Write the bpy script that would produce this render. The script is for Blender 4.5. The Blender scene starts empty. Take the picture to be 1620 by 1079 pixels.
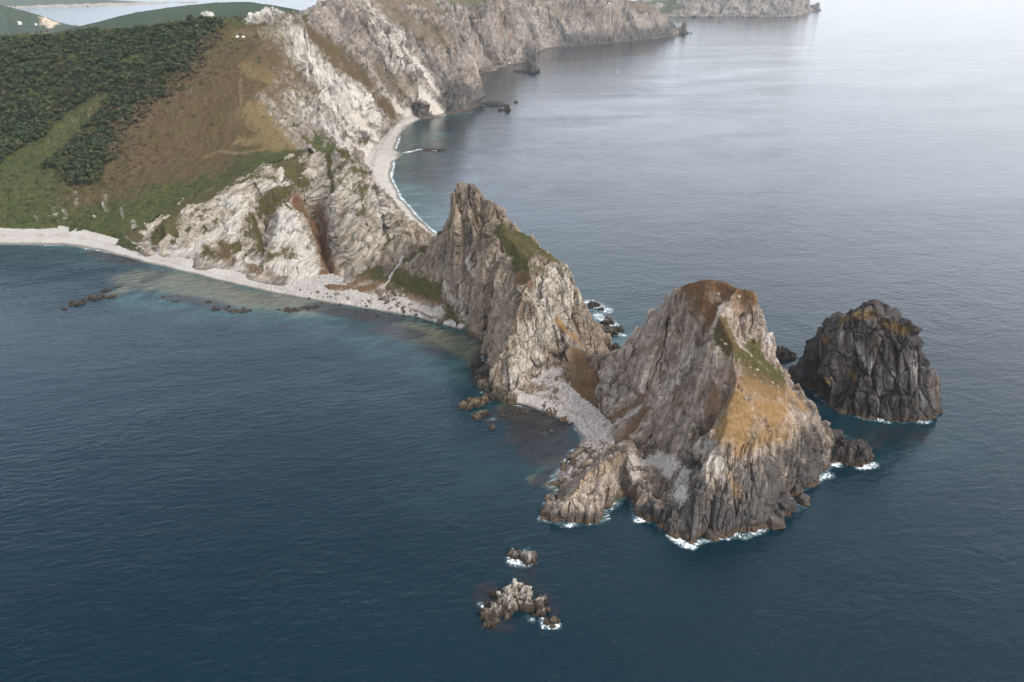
import bpy, bmesh, math, random, time
import numpy as np
from mathutils import Vector, geometry as mgeo
random.seed(7); rng = np.random.default_rng(7)
T0 = time.time()
C = bpy.context.scene
COL = C.collection

# ------------------------------------------------------------------ camera, sky, sun, exposure
CAM_H = 200.0; F = 1200.0; HOR = -28.0
TH = math.atan((539.5-HOR)/F); CT, ST = math.cos(TH), math.sin(TH)
cam = bpy.data.cameras.new('camera'); camo = bpy.data.objects.new('camera', cam); COL.objects.link(camo)
camo.location = (0, 0, CAM_H); camo.rotation_euler = (math.pi/2-TH, 0, 0)
cam.sensor_width = 36; cam.lens = 36*F/1620; cam.clip_start = 1; cam.clip_end = 40000
C.camera = camo
SUN_EL, SUN_AZ = math.radians(42), math.radians(122)     # azimuth clockwise from +Y
sl = bpy.data.lights.new('sun', 'SUN'); sl.energy = 3.2; sl.angle = math.radians(10); sl.color = (1, .93, .84)
so = bpy.data.objects.new('sun', sl); COL.objects.link(so)
sd = Vector((math.sin(SUN_AZ)*math.cos(SUN_EL), math.cos(SUN_AZ)*math.cos(SUN_EL), math.sin(SUN_EL)))
so.rotation_euler = sd.to_track_quat('Z', 'Y').to_euler()
C.cycles.volume_bounces = 2
C.view_settings.view_transform = 'Standard'; C.view_settings.look = 'None'
C.view_settings.exposure = 0.32; C.view_settings.gamma = 1.0

class NT:
    """tiny node-tree writer"""
    def __init__(s, tree): s.t = tree; tree.nodes.clear()
    def n(s, typ, ins=None, **props):
        nd = s.t.nodes.new(typ)
        for k, v in props.items(): setattr(nd, k, v)
        for k, v in (ins or {}).items():
            sock = nd.inputs[k]
            if hasattr(v, 'is_output'): s.t.links.new(v, sock)
            elif isinstance(v, bpy.types.Node): s.t.links.new(v.outputs[0], sock)
            else: sock.default_value = v
        return nd
    def math(s, op, a, b=0.0, clamp=False):
        return s.n('ShaderNodeMath', {0: a, 1: b}, operation=op, use_clamp=clamp).outputs[0]
    def mix(s, f, a, b):
        nd = s.n('ShaderNodeMix', data_type='RGBA')
        for sock, v in ((nd.inputs[0], f), (nd.inputs[6], a), (nd.inputs[7], b)):
            if hasattr(v, 'is_output'): s.t.links.new(v, sock)
            else: sock.default_value = (*v, 1) if isinstance(v, tuple) and len(v) == 3 else v
        return nd.outputs[2]
    def noise(s, vec, scale, detail=4, rough=.55, dist=0.0):
        return s.n('ShaderNodeTexNoise', {'Vector': vec, 'Scale': scale, 'Detail': detail, 'Roughness': rough, 'Distortion': dist}).outputs[0]
    def ramp(s, f, stops, interp='LINEAR'):
        nd = s.n('ShaderNodeValToRGB', {0: f}); cr = nd.color_ramp; cr.interpolation = interp
        while len(cr.elements) < len(stops): cr.elements.new(.5)
        for e, (p, c) in zip(cr.elements, stops): e.position = p; e.color = (*c, 1) if len(c) == 3 else c
        return nd.outputs[0]
    def attr(s, name): return s.n('ShaderNodeAttribute', attribute_name=name).outputs['Fac']
    def mapr(s, v, a, b, c=0.0, d=1.0):
        return s.n('ShaderNodeMapRange', {0: v, 1: a, 2: b, 3: c, 4: d}).outputs[0]

w = bpy.data.worlds.new('World'); C.world = w; w.use_nodes = True
t = NT(w.node_tree)
sky = t.n('ShaderNodeTexSky', sky_type='NISHITA', sun_disc=False, sun_elevation=SUN_EL, sun_rotation=SUN_AZ, air_density=1.0, dust_density=2.0, ozone_density=1.0)
gen = t.n('ShaderNodeTexCoord').outputs['Generated']
sx = t.n('ShaderNodeSeparateXYZ', {0: gen})
# broken overcast: pale towards the horizon and to the right, grey-blue overhead
elev = t.mapr(sx.outputs[2], 0.25, 0.66)
side = t.mapr(t.math('ADD', sx.outputs[0], t.math('MULTIPLY', sx.outputs[1], .35)), -.5, .9)
low = t.mix(side, (.74, .86, 1.06), (1.38, 1.40, 1.48))
high = t.mix(side, (.015, .10, .19), (.48, .56, .68))
dim = t.mapr(sx.outputs[2], .02, .26, .66, 1.1)   # thicker, duller air at the sea's edge
low = t.n('ShaderNodeVectorMath', {0: low, 3: dim}, operation='SCALE').outputs[0]
cl = t.mix(elev, low, high)
cn = t.noise(t.n('ShaderNodeMapping', {0: gen, 3: (1, 1, 2.5)}).outputs[0], 2.2, 4, .5)
cl = t.mix(t.mapr(cn, .35, .7, 0, .3), cl, t.mix(side, (.20, .30, .46), (1.2, 1.19, 1.18)))
# unseen sky behind the viewer, brightened to lift the light on facing slopes
cl = t.mix(t.mapr(sx.outputs[1], .05, -.4, 0, .9), cl, (1.55, 1.55, 1.58))
bg1 = t.n('ShaderNodeBackground', {0: sky.outputs[0], 1: .05})
bg2 = t.n('ShaderNodeBackground', {0: cl, 1: .95})
t.n('ShaderNodeOutputWorld', {0: t.n('ShaderNodeAddShader', {0: bg1, 1: bg2})})

# ------------------------------------------------------------------ helpers: points from the survey of the photograph
def ray(u, v):
    a = (u-810)/F; b = (v-539.5)/F
    return np.array([a, CT-b*ST, -ST-b*CT])
def P(p):
    """(u, v, q): q < 190 is a height z, q >= 190 a distance Y; ('w', x, y, z) is a world point"""
    if p[0] == 'w': return np.array(p[1:], float)
    u, v, q = p; d = ray(u, v)
    k = (q-CAM_H)/d[2] if q < 190 else q/d[1]
    return d*k + np.array([0, 0, CAM_H])

# ------------------------------------------------------------------ noise in numpy
def _h(ix, iy, iz, seed):
    h = (ix.astype(np.uint32)*np.uint32(374761393) + iy.astype(np.uint32)*np.uint32(668265263) + iz.astype(np.uint32)*np.uint32(2147483647) + np.uint32((seed*1274126177) & 0xffffffff))
    h = (h ^ (h >> np.uint32(13)))*np.uint32(1274126177)
    h = (h ^ (h >> np.uint32(16)))*np.uint32(2246822519)
    return h ^ (h >> np.uint32(15))
_G = np.array([(1,1,0),(-1,1,0),(1,-1,0),(-1,-1,0),(1,0,1),(-1,0,1),(1,0,-1),(-1,0,-1),(0,1,1),(0,-1,1),(0,1,-1),(0,-1,-1),(1,1,0),(-1,1,0),(0,-1,1),(0,-1,-1)], np.float32)
def perlin(p, seed=0):
    p = np.asarray(p, np.float32); i = np.floor(p); f = p-i; i = i.astype(np.int64)
    u = f*f*f*(f*(f*6-15)+10); out = 0
    for dx in (0, 1):
        wx = u[:, 0] if dx else 1-u[:, 0]
        for dy in (0, 1):
            wy = u[:, 1] if dy else 1-u[:, 1]
            for dz in (0, 1):
                wz = u[:, 2] if dz else 1-u[:, 2]
                g = _G[_h(i[:, 0]+dx, i[:, 1]+dy, i[:, 2]+dz, seed) & np.uint32(15)]
                out = out + wx*wy*wz*(g[:, 0]*(f[:, 0]-dx)+g[:, 1]*(f[:, 1]-dy)+g[:, 2]*(f[:, 2]-dz))
    return out
ROT = np.array([(.36, .48, -.8), (-.8, .6, 0), (.48, .64, .6)], np.float32)
def fbm(p, oct=4, seed=0, gain=.5, ridged=False):
    p = np.asarray(p, np.float32); s = 0; a = 1.0; tot = 0
    for k in range(oct):
        v = perlin(p, seed+k*17)
        if ridged: v = 1-2.2*np.abs(v)
        s = s+a*v; tot += a; a *= gain; p = (p@ROT)*np.float32(2.03)
    return s/tot
def worley(p, seed=0):
    """F1, F2 and a random number of the nearest cell"""
    p = np.asarray(p, np.float32); b = np.floor(p-.5).astype(np.int64)
    f1 = np.full(len(p), 9., np.float32); f2 = f1.copy(); cid = np.zeros(len(p), np.float32); fac = cid.copy()
    for dx in (0, 1):
        for dy in (0, 1):
            for dz in (0, 1):
                c = b+np.array([dx, dy, dz]); h = _h(c[:, 0], c[:, 1], c[:, 2], seed)
                q = np.stack([c[:, k]+.12+.76*((h >> np.uint32(s)) & np.uint32(1023)).astype(np.float32)/1023 for k, s in ((0, 0), (1, 10), (2, 20))], 1)
                d = np.sqrt(((p-q)**2).sum(1)); r = (_h(c[:, 0], c[:, 1], c[:, 2], seed+99) & np.uint32(65535)).astype(np.float32)/65535
                n = d < f1
                k = (r*6151.7) % 6.2832; g = (p[:, 0]-q[:, 0])*np.cos(k)+(p[:, 1]-q[:, 1])*np.sin(k)+(p[:, 2]-q[:, 2])*(((r*977.3) % 1)*1.6-.8)
                f2 = np.where(n, f1, np.minimum(f2, d)); cid = np.where(n, r, cid); fac = np.where(n, g, fac); f1 = np.where(n, d, f1)
    return f1, f2, cid, fac
def sstep(x, a, b):
    k = np.clip((x-a)/(b-a), 0, 1); return k*k*(3-2*k)

# ------------------------------------------------------------------ land forms: triangulated survey lines
def inside(poly, x, y):
    r = np.zeros(x.shape, bool); n = len(poly)
    for i in range(n):
        x0, y0 = poly[i]; x1, y1 = poly[(i+1) % n]
        c = (y0 > y) != (y1 > y)
        r ^= c & (x < (x1-x0)*(y-y0)/((y1-y0) if y1 != y0 else 1e-9)+x0)
    return r
def seg_dist(x, y, pts, closed=False):
    d = np.full(x.shape, 1e9); n = len(pts)
    for i in range(n if closed else n-1):
        a = pts[i]; b = pts[(i+1) % n]; ab = b-a; L = max((ab**2).sum(), 1e-9)
        k = np.clip(((x-a[0])*ab[0]+(y-a[1])*ab[1])/L, 0, 1)
        d = np.minimum(d, (x-a[0]-k*ab[0])**2+(y-a[1]-k*ab[1])**2)
    return np.sqrt(d)
class Land:
    """height field over a shore outline and lines of points inside it"""
    def __init__(s, outline, lines, warp=(0, 10), fall=1.0, seed=1, sink=0.0, roll=0.0):
        s.out = np.array([P(p) for p in outline]); s.warp = warp; s.fall = fall; s.seed = seed; s.sink = sink; s.roll = roll
        pts = [q for q in s.out]; ed = [(i, (i+1) % len(pts)) for i in range(len(pts))]
        for ln in lines:
            k = len(pts); q = [P(p) for p in ln]; pts += q
            ed += [(k+i, k+i+1) for i in range(len(q)-1)]
        pts = np.array(pts)
        r = mgeo.delaunay_2d_cdt([Vector(p[:2]) for p in pts], ed, [], 0, 1e-4)
        vs = np.array([tuple(v) for v in r[0]]); zs = np.zeros(len(vs))
        for i, o in enumerate(r[3]):
            if o: zs[i] = np.mean([pts[k, 2] for k in o])
            else:
                best = []
                for a, b in ed:
                    A, B = pts[a], pts[b]; ab = B[:2]-A[:2]; L = max((ab**2).sum(), 1e-9)
                    k = np.clip(((vs[i]-A[:2])*ab).sum()/L, 0, 1); dd = np.hypot(*(A[:2]+k*ab-vs[i]))
                    best.append((dd, A[2]+k*(B[2]-A[2])))
                zs[i] = min(best)[1]
        s.v = np.column_stack([vs, zs]); s.tri = [tuple(f) for f in r[2] if len(f) == 3]
    def __call__(s, x, y):
        shp = x.shape; x = x.ravel().astype(float); y = y.ravel().astype(float)
        if s.warp[0]:
            q = np.column_stack([x, y, 0*x])/s.warp[1]
            x = x+s.warp[0]*fbm(q, 3, s.seed)*1.6; y = y+s.warp[0]*fbm(q+31.7, 3, s.seed+5)*1.6
        z = np.full(x.shape, -30.)
        for a, b, c in s.tri:
            A, B, D = s.v[a], s.v[b], s.v[c]
            m = np.nonzero((x >= min(A[0], B[0], D[0])) & (x <= max(A[0], B[0], D[0])) & (y >= min(A[1], B[1], D[1])) & (y <= max(A[1], B[1], D[1])))[0]
            if not len(m): continue
            den = (B[1]-D[1])*(A[0]-D[0])+(D[0]-B[0])*(A[1]-D[1])
            if abs(den) < 1e-9: continue
            l1 = ((B[1]-D[1])*(x[m]-D[0])+(D[0]-B[0])*(y[m]-D[1]))/den
            l2 = ((D[1]-A[1])*(x[m]-D[0])+(A[0]-D[0])*(y[m]-D[1]))/den
            ok = (l1 >= -1e-6) & (l2 >= -1e-6) & (l1+l2 <= 1+1e-6)
            z[m[ok]] = (l1*A[2]+l2*B[2]+(1-l1-l2)*D[2])[ok]
        if s.roll:
            q = np.column_stack([x, y, 0*x]); z = z+s.roll*sstep(z, 8, 24)*(2.0*fbm(q/38., 3, 152)+1.1*fbm(q*np.array([1, .45, 1])/12., 2, 153, ridged=True)-.4)
        z = z-s.sink*(1-sstep(z, 2.5, 7))
        o = ~inside(s.out[:, :2], x, y)
        if o.any(): z[o] = -s.fall*seg_dist(x[o], y[o], s.out[:, :2], True)
        return z.reshape(shp)
    def hit(s, u, v, far=None):
        """where the sight line of (u, v) meets the land"""
        d = ray(u, v); Y = np.geomspace(150, far or 7000, 1500); k = Y/d[1]
        z = s(d[0]*k, Y); zr = CAM_H+d[2]*k
        i = np.nonzero(zr < np.maximum(z, 0))[0]
        i = i[0] if len(i) else len(Y)-1
        return np.array([d[0]*k[i], Y[i], max(zr[i], 0)])

def blur(a, n, ax):
    if n < 1: return a
    pad = [(0, 0), (0, 0)]; pad[ax] = (n, n)
    c = np.cumsum(np.pad(a, pad, mode='edge'), axis=ax); w_ = 2*n+1
    c = np.insert(c, 0, 0, axis=ax); m = a.shape[ax]
    sl_ = [slice(None)]*2; sh = [slice(None)]*2; sl_[ax] = slice(w_, w_+m); sh[ax] = slice(0, m)
    return (c[tuple(sl_)]-c[tuple(sh)])/w_
def grid(land, k0, k1, Y0, Y1, nk, nv, fine=900, sm=1, geo=False):
    """rows of points spread evenly over slopes and cliffs alike"""
    k = np.linspace(k0, k1, nk)[:, None]
    Y = (np.geomspace(Y0, Y1, fine) if geo else np.linspace(Y0, Y1, fine))[None, :]
    X = k*Y; YY = np.broadcast_to(Y, X.shape)
    Z = land(X, YY)
    for _ in range(2): Z = blur(blur(Z, sm, 0), sm, 1)
    dz = np.diff(Z, axis=1); dy = np.diff(YY, axis=1)
    wgt = np.sqrt(dy**2*(1+k**2)+np.where((Z[:, 1:] < -3) & (Z[:, :-1] < -3), 0, dz)**2)
    if geo: wgt = wgt/YY[:, 1:]
    wgt = blur(blur(wgt, 6, 0), 4, 1)
    arc = np.concatenate([np.zeros((nk, 1)), np.cumsum(wgt, 1)], 1); arc /= arc[:, -1:]
    s_ = np.linspace(0, 1, nv); G = np.empty((nk, nv, 3))
    for i in range(nk):
        yy = np.interp(s_, arc[i], YY[i]); G[i, :, 1] = yy; G[i, :, 0] = k[i]*yy; G[i, :, 2] = np.interp(yy, YY[i], Z[i])
    return G
def normals(G, sm=2):
    B = G
    if sm: B = np.stack([blur(blur(G[..., c], sm, 0), sm, 1) for c in range(3)], -1)
    n = np.cross(np.gradient(B, axis=0), np.gradient(B, axis=1))
    n /= np.linalg.norm(n, axis=2, keepdims=True)+1e-9
    return n*np.where(n[..., 2:] < 0, -1, 1)

def mesh(name, V, faces, mats, attrs=None, smooth=None, parent=None, mi=None, link=True):
    """one mesh object from arrays (faces: n x 3 or n x 4)"""
    me = bpy.data.meshes.new(name); V = np.asarray(V, np.float32); faces = np.asarray(faces, np.int32)
    n, k = faces.shape
    me.vertices.add(len(V)); me.vertices.foreach_set('co', V.ravel())
    me.loops.add(n*k); me.loops.foreach_set('vertex_index', faces.ravel())
    me.polygons.add(n); me.polygons.foreach_set('loop_start', np.arange(0, n*k, k, dtype=np.int32))
    for m_ in (mats if isinstance(mats, (list, tuple)) else [mats]): me.materials.append(m_)
    if mi is not None: me.polygons.foreach_set('material_index', np.asarray(mi, np.int32))
    for a, d in (attrs or {}).items():
        me.attributes.new(a, 'FLOAT', 'POINT').data.foreach_set('value', np.asarray(d, np.float32).ravel())
    me.update(calc_edges=True)
    sm = np.zeros(n, bool) if smooth is None else (np.full(n, smooth) if isinstance(smooth, bool) else smooth)
    me.polygons.foreach_set('use_smooth', sm)
    if not link: return me
    o = bpy.data.objects.new(name, me); COL.objects.link(o)
    if parent: o.parent = parent
    return o
def tag(o, label=None, cat=None, group=None, kind=None):
    for k, v in (('label', label), ('category', cat), ('group', group), ('kind', kind)):
        if v: o[k] = v
    return o
def empty(name, loc):
    o = bpy.data.objects.new(name, None); COL.objects.link(o); o.location = loc; o.empty_display_size = 1
    return o
def compact(V, F_, A):
    u, inv = np.unique(F_, return_inverse=True)
    return V[u], inv.reshape(F_.shape), {k: v[u] for k, v in A.items()}

LAYERS = ('grass', 'red', 'gold', 'pale', 'ochre', 'scree', 'dark')
def strokes(V, land, table, seed=3):
    """patches of surface, each a line across the land with a radius in metres"""
    A = {k: np.zeros(len(V), np.float32) for k in LAYERS}
    wob = fbm(V/9., 3, seed)*1.2+fbm(V/2.5, 3, seed+4)*.6
    for layer, r, pts, wt in table:
        q = [land.hit(*p) for p in pts]
        if len(q) == 1: q = [q[0], q[0]+np.array([.1, 0, 0])]
        lo = np.min(q, 0)-2*r; hi = np.max(q, 0)+2*r
        m = np.nonzero(((V > lo) & (V < hi)).all(1))[0]
        if not len(m): continue
        d = np.full(len(m), 1e9)
        for a, b in zip(q[:-1], q[1:]):
            ab = b-a; k = np.clip(((V[m]-a)@ab)/max((ab@ab), 1e-9), 0, 1)
            d = np.minimum(d, ((V[m]-a-k[:, None]*ab)**2).sum(1))
        d = np.sqrt(d)/r+wob[m]*.55
        A[layer][m] = np.maximum(A[layer][m], wt*(1-sstep(d, .3, 1.5)))
    return A
def quads(nk, nv):
    i = np.arange(nk*nv).reshape(nk, nv)
    return np.stack([i[:-1, :-1].ravel(), i[1:, :-1].ravel(), i[1:, 1:].ravel(), i[:-1, 1:].ravel()], 1)
def frame(axis):
    """rows: two directions across and one along the grain"""
    a = np.array(axis, float); a /= np.linalg.norm(a); b = np.cross(a, (.3, .9, .1)); b /= np.linalg.norm(b)
    return np.stack([b, np.cross(a, b), a]).astype(np.float32)
def carve(G, N, rock, grain, amp, size, seed, strata=None, cols=1.0, base=0, slabs=((1.0, .24, 1.1), (.42, .32, .55), (.17, .5, .16)), rib=.75):
    """pushes rock in and out along its normal: ribs, blocks and joints that run along the grain"""
    sh = G.shape[:2]; V = G.reshape(-1, 3).astype(np.float32); M = frame(grain)
    q = V@M.T
    q = q+np.stack([fbm(V/size/2.5+k*9.1, 2, seed+k) for k in range(3)], 1)*size*.22
    st = np.array([1, 1, .22], np.float32)
    d = rib*fbm(q*st/(size*2.4), 3, seed+11, ridged=True)-.3
    for sc, zs, wt in slabs:
        f1, f2, c, fc = worley(q*np.array([1, 1, zs], np.float32)/(size*sc), seed+21+int(sc*40))
        d += cols*wt*(.75*(c-.5)+1.15*fc-.55*(1-sstep(f2-f1, 0, .13)))
    d += .16*fbm(q*np.array([1, 1, .5], np.float32)/(size*.22), 3, seed+33)
    if strata is not None:
        bn, th, sa = strata; bn = np.array(bn, np.float32)/np.linalg.norm(bn)
        s_ = (V@bn+fbm(V/22., 2, seed+44)*th*1.2)/th
        d += sa*(np.abs((s_ % 1)-.5)*2-.5)+sa*.6*(np.abs(((s_*2.7+.3) % 1)-.5)*2-.5)
    r = rock.reshape(-1)
    g = fbm(V/9., 3, seed+50)*1.1+fbm(V/1.8, 2, seed+51)*.45
    if base == 3: d = d+2.8*fbm(V*np.array([1, 1, .22], np.float32)/75., 3, seed+54, ridged=True)-.6
    d = d*(.06+.94*sstep(V[:, 2], base, base+7)) if base else d
    dd = amp*(d*r)+(1-r)*g*min(1.6, amp/1.2)
    return (V+N.reshape(-1, 3)*dd[:, None]).reshape(*sh, 3)

# ------------------------------------------------------------------ materials
def new_mat(name):
    m = bpy.data.materials.new(name); m.use_nodes = True; return m, NT(m.node_tree)
def layer(t, name, noise, soft=.22, amt=2.0):
    a = t.math('ADD', t.attr(name), t.math('MULTIPLY', t.math('SUBTRACT', noise, .5), amt))
    return t.mapr(a, .5-soft, .5+soft)
def rock_mat(name, stops, grain=(0, 0, 1), grain_size=3.0, pale=(.42, .40, .36), dark=(.05, .047, .045), ochre=(.22, .150, .082), scree=(.33, .30, .275),
             bed=None, grass=((.045, .046, .018), (.090, .068, .032)), mott=.42, wetc=(.09, .060, .034), red=((.105, .050, .026), (.105, .064, .036)), gold=((.23, .130, .052), (.135, .090, .042)), wet=True, bump=.45, scale=1.0, warm=(1.12, 1.03, .90)):
    m, t = new_mat(name)
    pos = t.n('ShaderNodeNewGeometry').outputs['Position']
    rot = Vector(bed or grain).normalized().rotation_difference(Vector((0, 0, 1))).to_euler()
    gm = t.n('ShaderNodeMapping', {0: t.n('ShaderNodeMapping', {0: pos, 2: tuple(rot)}).outputs[0], 3: (.2, .2, 1) if bed else (1, 1, .16)}).outputs[0]
    big = t.noise(pos, .028/scale, 3); st = t.noise(gm, 1/(grain_size*scale), 6, .68, .4); fine = t.noise(pos, 1.1/scale, 6, .7); mid = t.noise(pos, .16/scale, 5, .62)
    f = t.math('ADD', t.math('ADD', t.math('MULTIPLY', big, .45), t.math('MULTIPLY', st, .60)), t.math('ADD', t.math('MULTIPLY', fine, .22), t.math('MULTIPLY', mid, .33)))
    f = t.mapr(f, .60, 1.0)
    col = t.ramp(f, [(p_, (c_[0]*warm[0], c_[1]*warm[1], c_[2]*warm[2])) for p_, c_ in stops])
    # rust and grey-violet mineral tints
    tint = t.noise(gm, .35/(grain_size*scale), 3)
    col = t.mix(t.mapr(tint, .55, .75, 0, .35), col, (.20, .135, .10))
    col = t.mix(t.mapr(tint, .45, .25, 0, .35), col, (.17, .175, .185))
    def two(c, n): return t.mix(t.mapr(n, .35, .65), *c)
    gr = t.noise(pos, .45/scale, 6, .72); gb = t.noise(pos, .06/scale, 4)
    col = t.mix(layer(t, 'pale', st, .3), col, t.mix(t.mapr(f, .1, .8), tuple(c*.66 for c in pale), tuple(min(1, c*1.15) for c in pale)))
    col = t.mix(layer(t, 'dark', mid, .3), col, t.mix(t.mapr(f, .15, .8), tuple(c*.55 for c in dark), tuple(c*1.9 for c in dark)))
    col = t.mix(layer(t, 'ochre', fine, .25), col, t.mix(t.mapr(f, .2, .8), tuple(c*.7 for c in ochre), tuple(c*1.35 for c in ochre)))
    col = t.mix(layer(t, 'scree', fine, .2), col, t.mix(t.mapr(fine, .3, .7), tuple(c*.62 for c in scree), tuple(c*1.3 for c in scree)))
    G_ = t.mix(t.mapr(gr, .3, .7), two(grass, gb), tuple(c*1.5 for c in grass[0]))
    G_ = t.mix(t.mapr(gr, .62, .45, 0, .5), G_, tuple(c*.55 for c in grass[0]))
    gm_ = layer(t, 'grass', gr, .2)
    col = t.mix(gm_, col, G_)
    rm = layer(t, 'red', gr, .45, 1.6); col = t.mix(rm, col, t.mix(t.mapr(t.noise(pos, .075/scale, 5, .65), .44, .62, 0, mott), t.mix(t.mapr(gr, .35, .65), *red), t.mix(t.mapr(gr, .4, .6), grass[0], grass[1])))
    om = layer(t, 'gold', gr, .45, 1.6); col = t.mix(om, col, t.mix(t.mapr(gr, .35, .65), *gold))
    if wet:
        z = t.n('ShaderNodeSeparateXYZ', {0: pos}).outputs[2]
        zz = t.math('ADD', z, t.math('MULTIPLY', t.math('SUBTRACT', mid, .5), 3.0))
        col = t.mix(t.mapr(zz, 4.5, 2.2, 0, .6), col, (.045, .038, .032))
        col = t.mix(t.mapr(zz, 1.9, 1.0, 0, .8), col, wetc)
        col = t.mix(t.mapr(zz, .6, .1, 0, .8), col, (.03, .026, .022))
    bm = t.math('ADD', t.math('MULTIPLY', fine, .6), t.math('ADD', t.math('MULTIPLY', st, .9), t.math('MULTIPLY', gr, 1.0)))
    b = t.n('ShaderNodeBump', {'Strength': bump, 'Distance': 1.0*scale, 'Height': bm})
    p = t.n('ShaderNodeBsdfPrincipled', {'Base Color': col, 'Roughness': .92, 'Normal': b, 'Specular IOR Level': .04})
    t.n('ShaderNodeOutputMaterial', {0: p})
    return m
M_front = rock_mat('brown_rock', [(0, (.055, .046, .039)), (.35, (.155, .129, .108)), (.6, (.26, .222, .188)), (.85, (.38, .33, .285)), (1, (.48, .43, .38))], (.25, .1, 1), 2.6, warm=(1.03, 1.0, .97), pale=(.38, .355, .325))
M_mid = rock_mat('tan_rock', [(0, (.055, .047, .04)), (.35, (.15, .125, .103)), (.6, (.25, .212, .172)), (.85, (.36, .315, .26)), (1, (.46, .43, .38))], (.05, .1, 1), 2.8, warm=(.80, .765, .72), pale=(.36, .325, .275))
M_near = rock_mat('pale_rock', [(0, (.055, .049, .043)), (.3, (.16, .14, .12)), (.6, (.34, .305, .26)), (.85, (.47, .435, .39)), (1, (.56, .53, .49))], (.75, -.2, .6), 3.2, warm=(.86, .845, .815), bed=(-.55, -.15, .8), pale=(.375, .355, .32))
M_dark = rock_mat('dark_rock', [(0, (.012, .011, .011)), (.35, (.036, .033, .032)), (.6, (.066, .060, .057)), (.85, (.115, .105, .097)), (1, (.21, .195, .18))], (-.12, .1, 1), 2.6, warm=(1, 1, 1.05), pale=(.2, .19, .18), ochre=(.13, .08, .025), scree=(.2, .19, .18))
M_land = rock_mat('hillside', [(0, (.05, .045, .042)), (.3, (.115, .102, .093)), (.6, (.195, .175, .158)), (.85, (.29, .265, .243)), (1, (.40, .375, .35))], (.35, 0, 1), 5, pale=(.41, .395, .36), scree=(.40, .37, .33), scale=1.6, warm=(1.04, 1, .96), mott=.45,
                  grass=((.040, .050, .016), (.066, .060, .024)), red=((.060, .040, .021), (.090, .060, .032)), gold=((.16, .11, .055), (.11, .084, .042)))
M_shore = rock_mat('shore_rock', [(0, (.02, .018, .016)), (.35, (.075, .065, .055)), (.6, (.14, .12, .10)), (.85, (.26, .235, .2)), (1, (.45, .43, .40))], (.3, .2, 1), 1.6, bump=.8, wetc=(.055, .044, .033))
def pebble_mat(name, a, b, c):
    m, t = new_mat(name)
    pos = t.n('ShaderNodeNewGeometry').outputs['Position']
    f = t.noise(pos, 1.6, 6, .75); g = t.noise(pos, .07, 4); vo = t.n('ShaderNodeTexVoronoi', {'Vector': pos, 'Scale': 1.0}).outputs['Color']
    vr = t.n('ShaderNodeSeparateColor', {0: vo}).outputs[0]
    col = t.mix(t.mapr(g, .35, .65), a, b)
    col = t.mix(t.mapr(f, .3, .72, 0, .6), col, tuple(x*.55 for x in a))
    col = t.mix(t.math('MULTIPLY', t.attr('cobble'), t.mapr(vr, .2, .9), clamp=True), col, c)
    col = t.mix(t.math('MULTIPLY', t.attr('weed'), t.mapr(f, .42, .56), clamp=True), col, (.085, .058, .028))
    z = t.n('ShaderNodeSeparateXYZ', {0: pos}).outputs[2]
    zz = t.math('ADD', z, t.math('MULTIPLY', t.math('SUBTRACT', g, .5), .8))
    col = t.mix(t.mapr(zz, .9, .35, 0, .75), col, (.085, .075, .065))
    b_ = t.n('ShaderNodeBump', {'Strength': .7, 'Distance': .5, 'Height': f})
    t.n('ShaderNodeOutputMaterial', {0: t.n('ShaderNodeBsdfPrincipled', {'Base Color': col, 'Roughness': .95, 'Normal': b_, 'Specular IOR Level': .05})})
    return m
M_beach = pebble_mat('pebbles', (.40, .37, .335), (.48, .45, .41), (.2, .185, .17))
M_cove = pebble_mat('grey_pebbles', (.36, .32, .30), (.43, .39, .365), (.16, .14, .125))
def leaf_mat(name, cols):
    m, t = new_mat(name)
    pos = t.n('ShaderNodeNewGeometry').outputs['Position']
    n = t.noise(pos, .13, 3); f = t.noise(pos, 1.3, 4, .7)
    col = t.ramp(t.math('ADD', t.math('MULTIPLY', n, .75), t.math('MULTIPLY', f, .3)), [(.40, cols[0]), (.49, cols[1]), (.57, cols[2]), (.67, cols[3])])
    t.n('ShaderNodeOutputMaterial', {0: t.n('ShaderNodeBsdfPrincipled', {'Base Color': col, 'Roughness': .8, 'Specular IOR Level': .05})})
    return m
M_leaf = leaf_mat('foliage', [(.019, .032, .016), (.031, .047, .021), (.050, .062, .027), (.080, .067, .037)])
M_leaf2 = leaf_mat('dry_foliage', [(.05, .05, .025), (.075, .066, .035), (.10, .082, .048), (.13, .11, .07)])
def plain(name, c, r=.8, **k):
    m, t = new_mat(name); pos = t.n('ShaderNodeNewGeometry').outputs['Position']
    col = t.mix(t.mapr(t.noise(pos, 3.0, 4), .3, .7), tuple(x*.8 for x in c), c)
    t.n('ShaderNodeOutputMaterial', {0: t.n('ShaderNodeBsdfPrincipled', {'Base Color': col, 'Roughness': r, **k})}); return m
M_bark = plain('pale_bark', (.19, .175, .15)); M_bark2 = plain('bark', (.10, .085, .065))
M_canvas = plain('white_canvas', (.82, .84, .82), .6); M_canvas2 = plain('tent_door', (.25, .30, .28), .6)
M_white = plain('white_paint', (.8, .8, .78), .5); M_roof = plain('grey_roof', (.3, .27, .25), .6); M_glass = plain('window_glass', (.05, .06, .07), .2)

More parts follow.
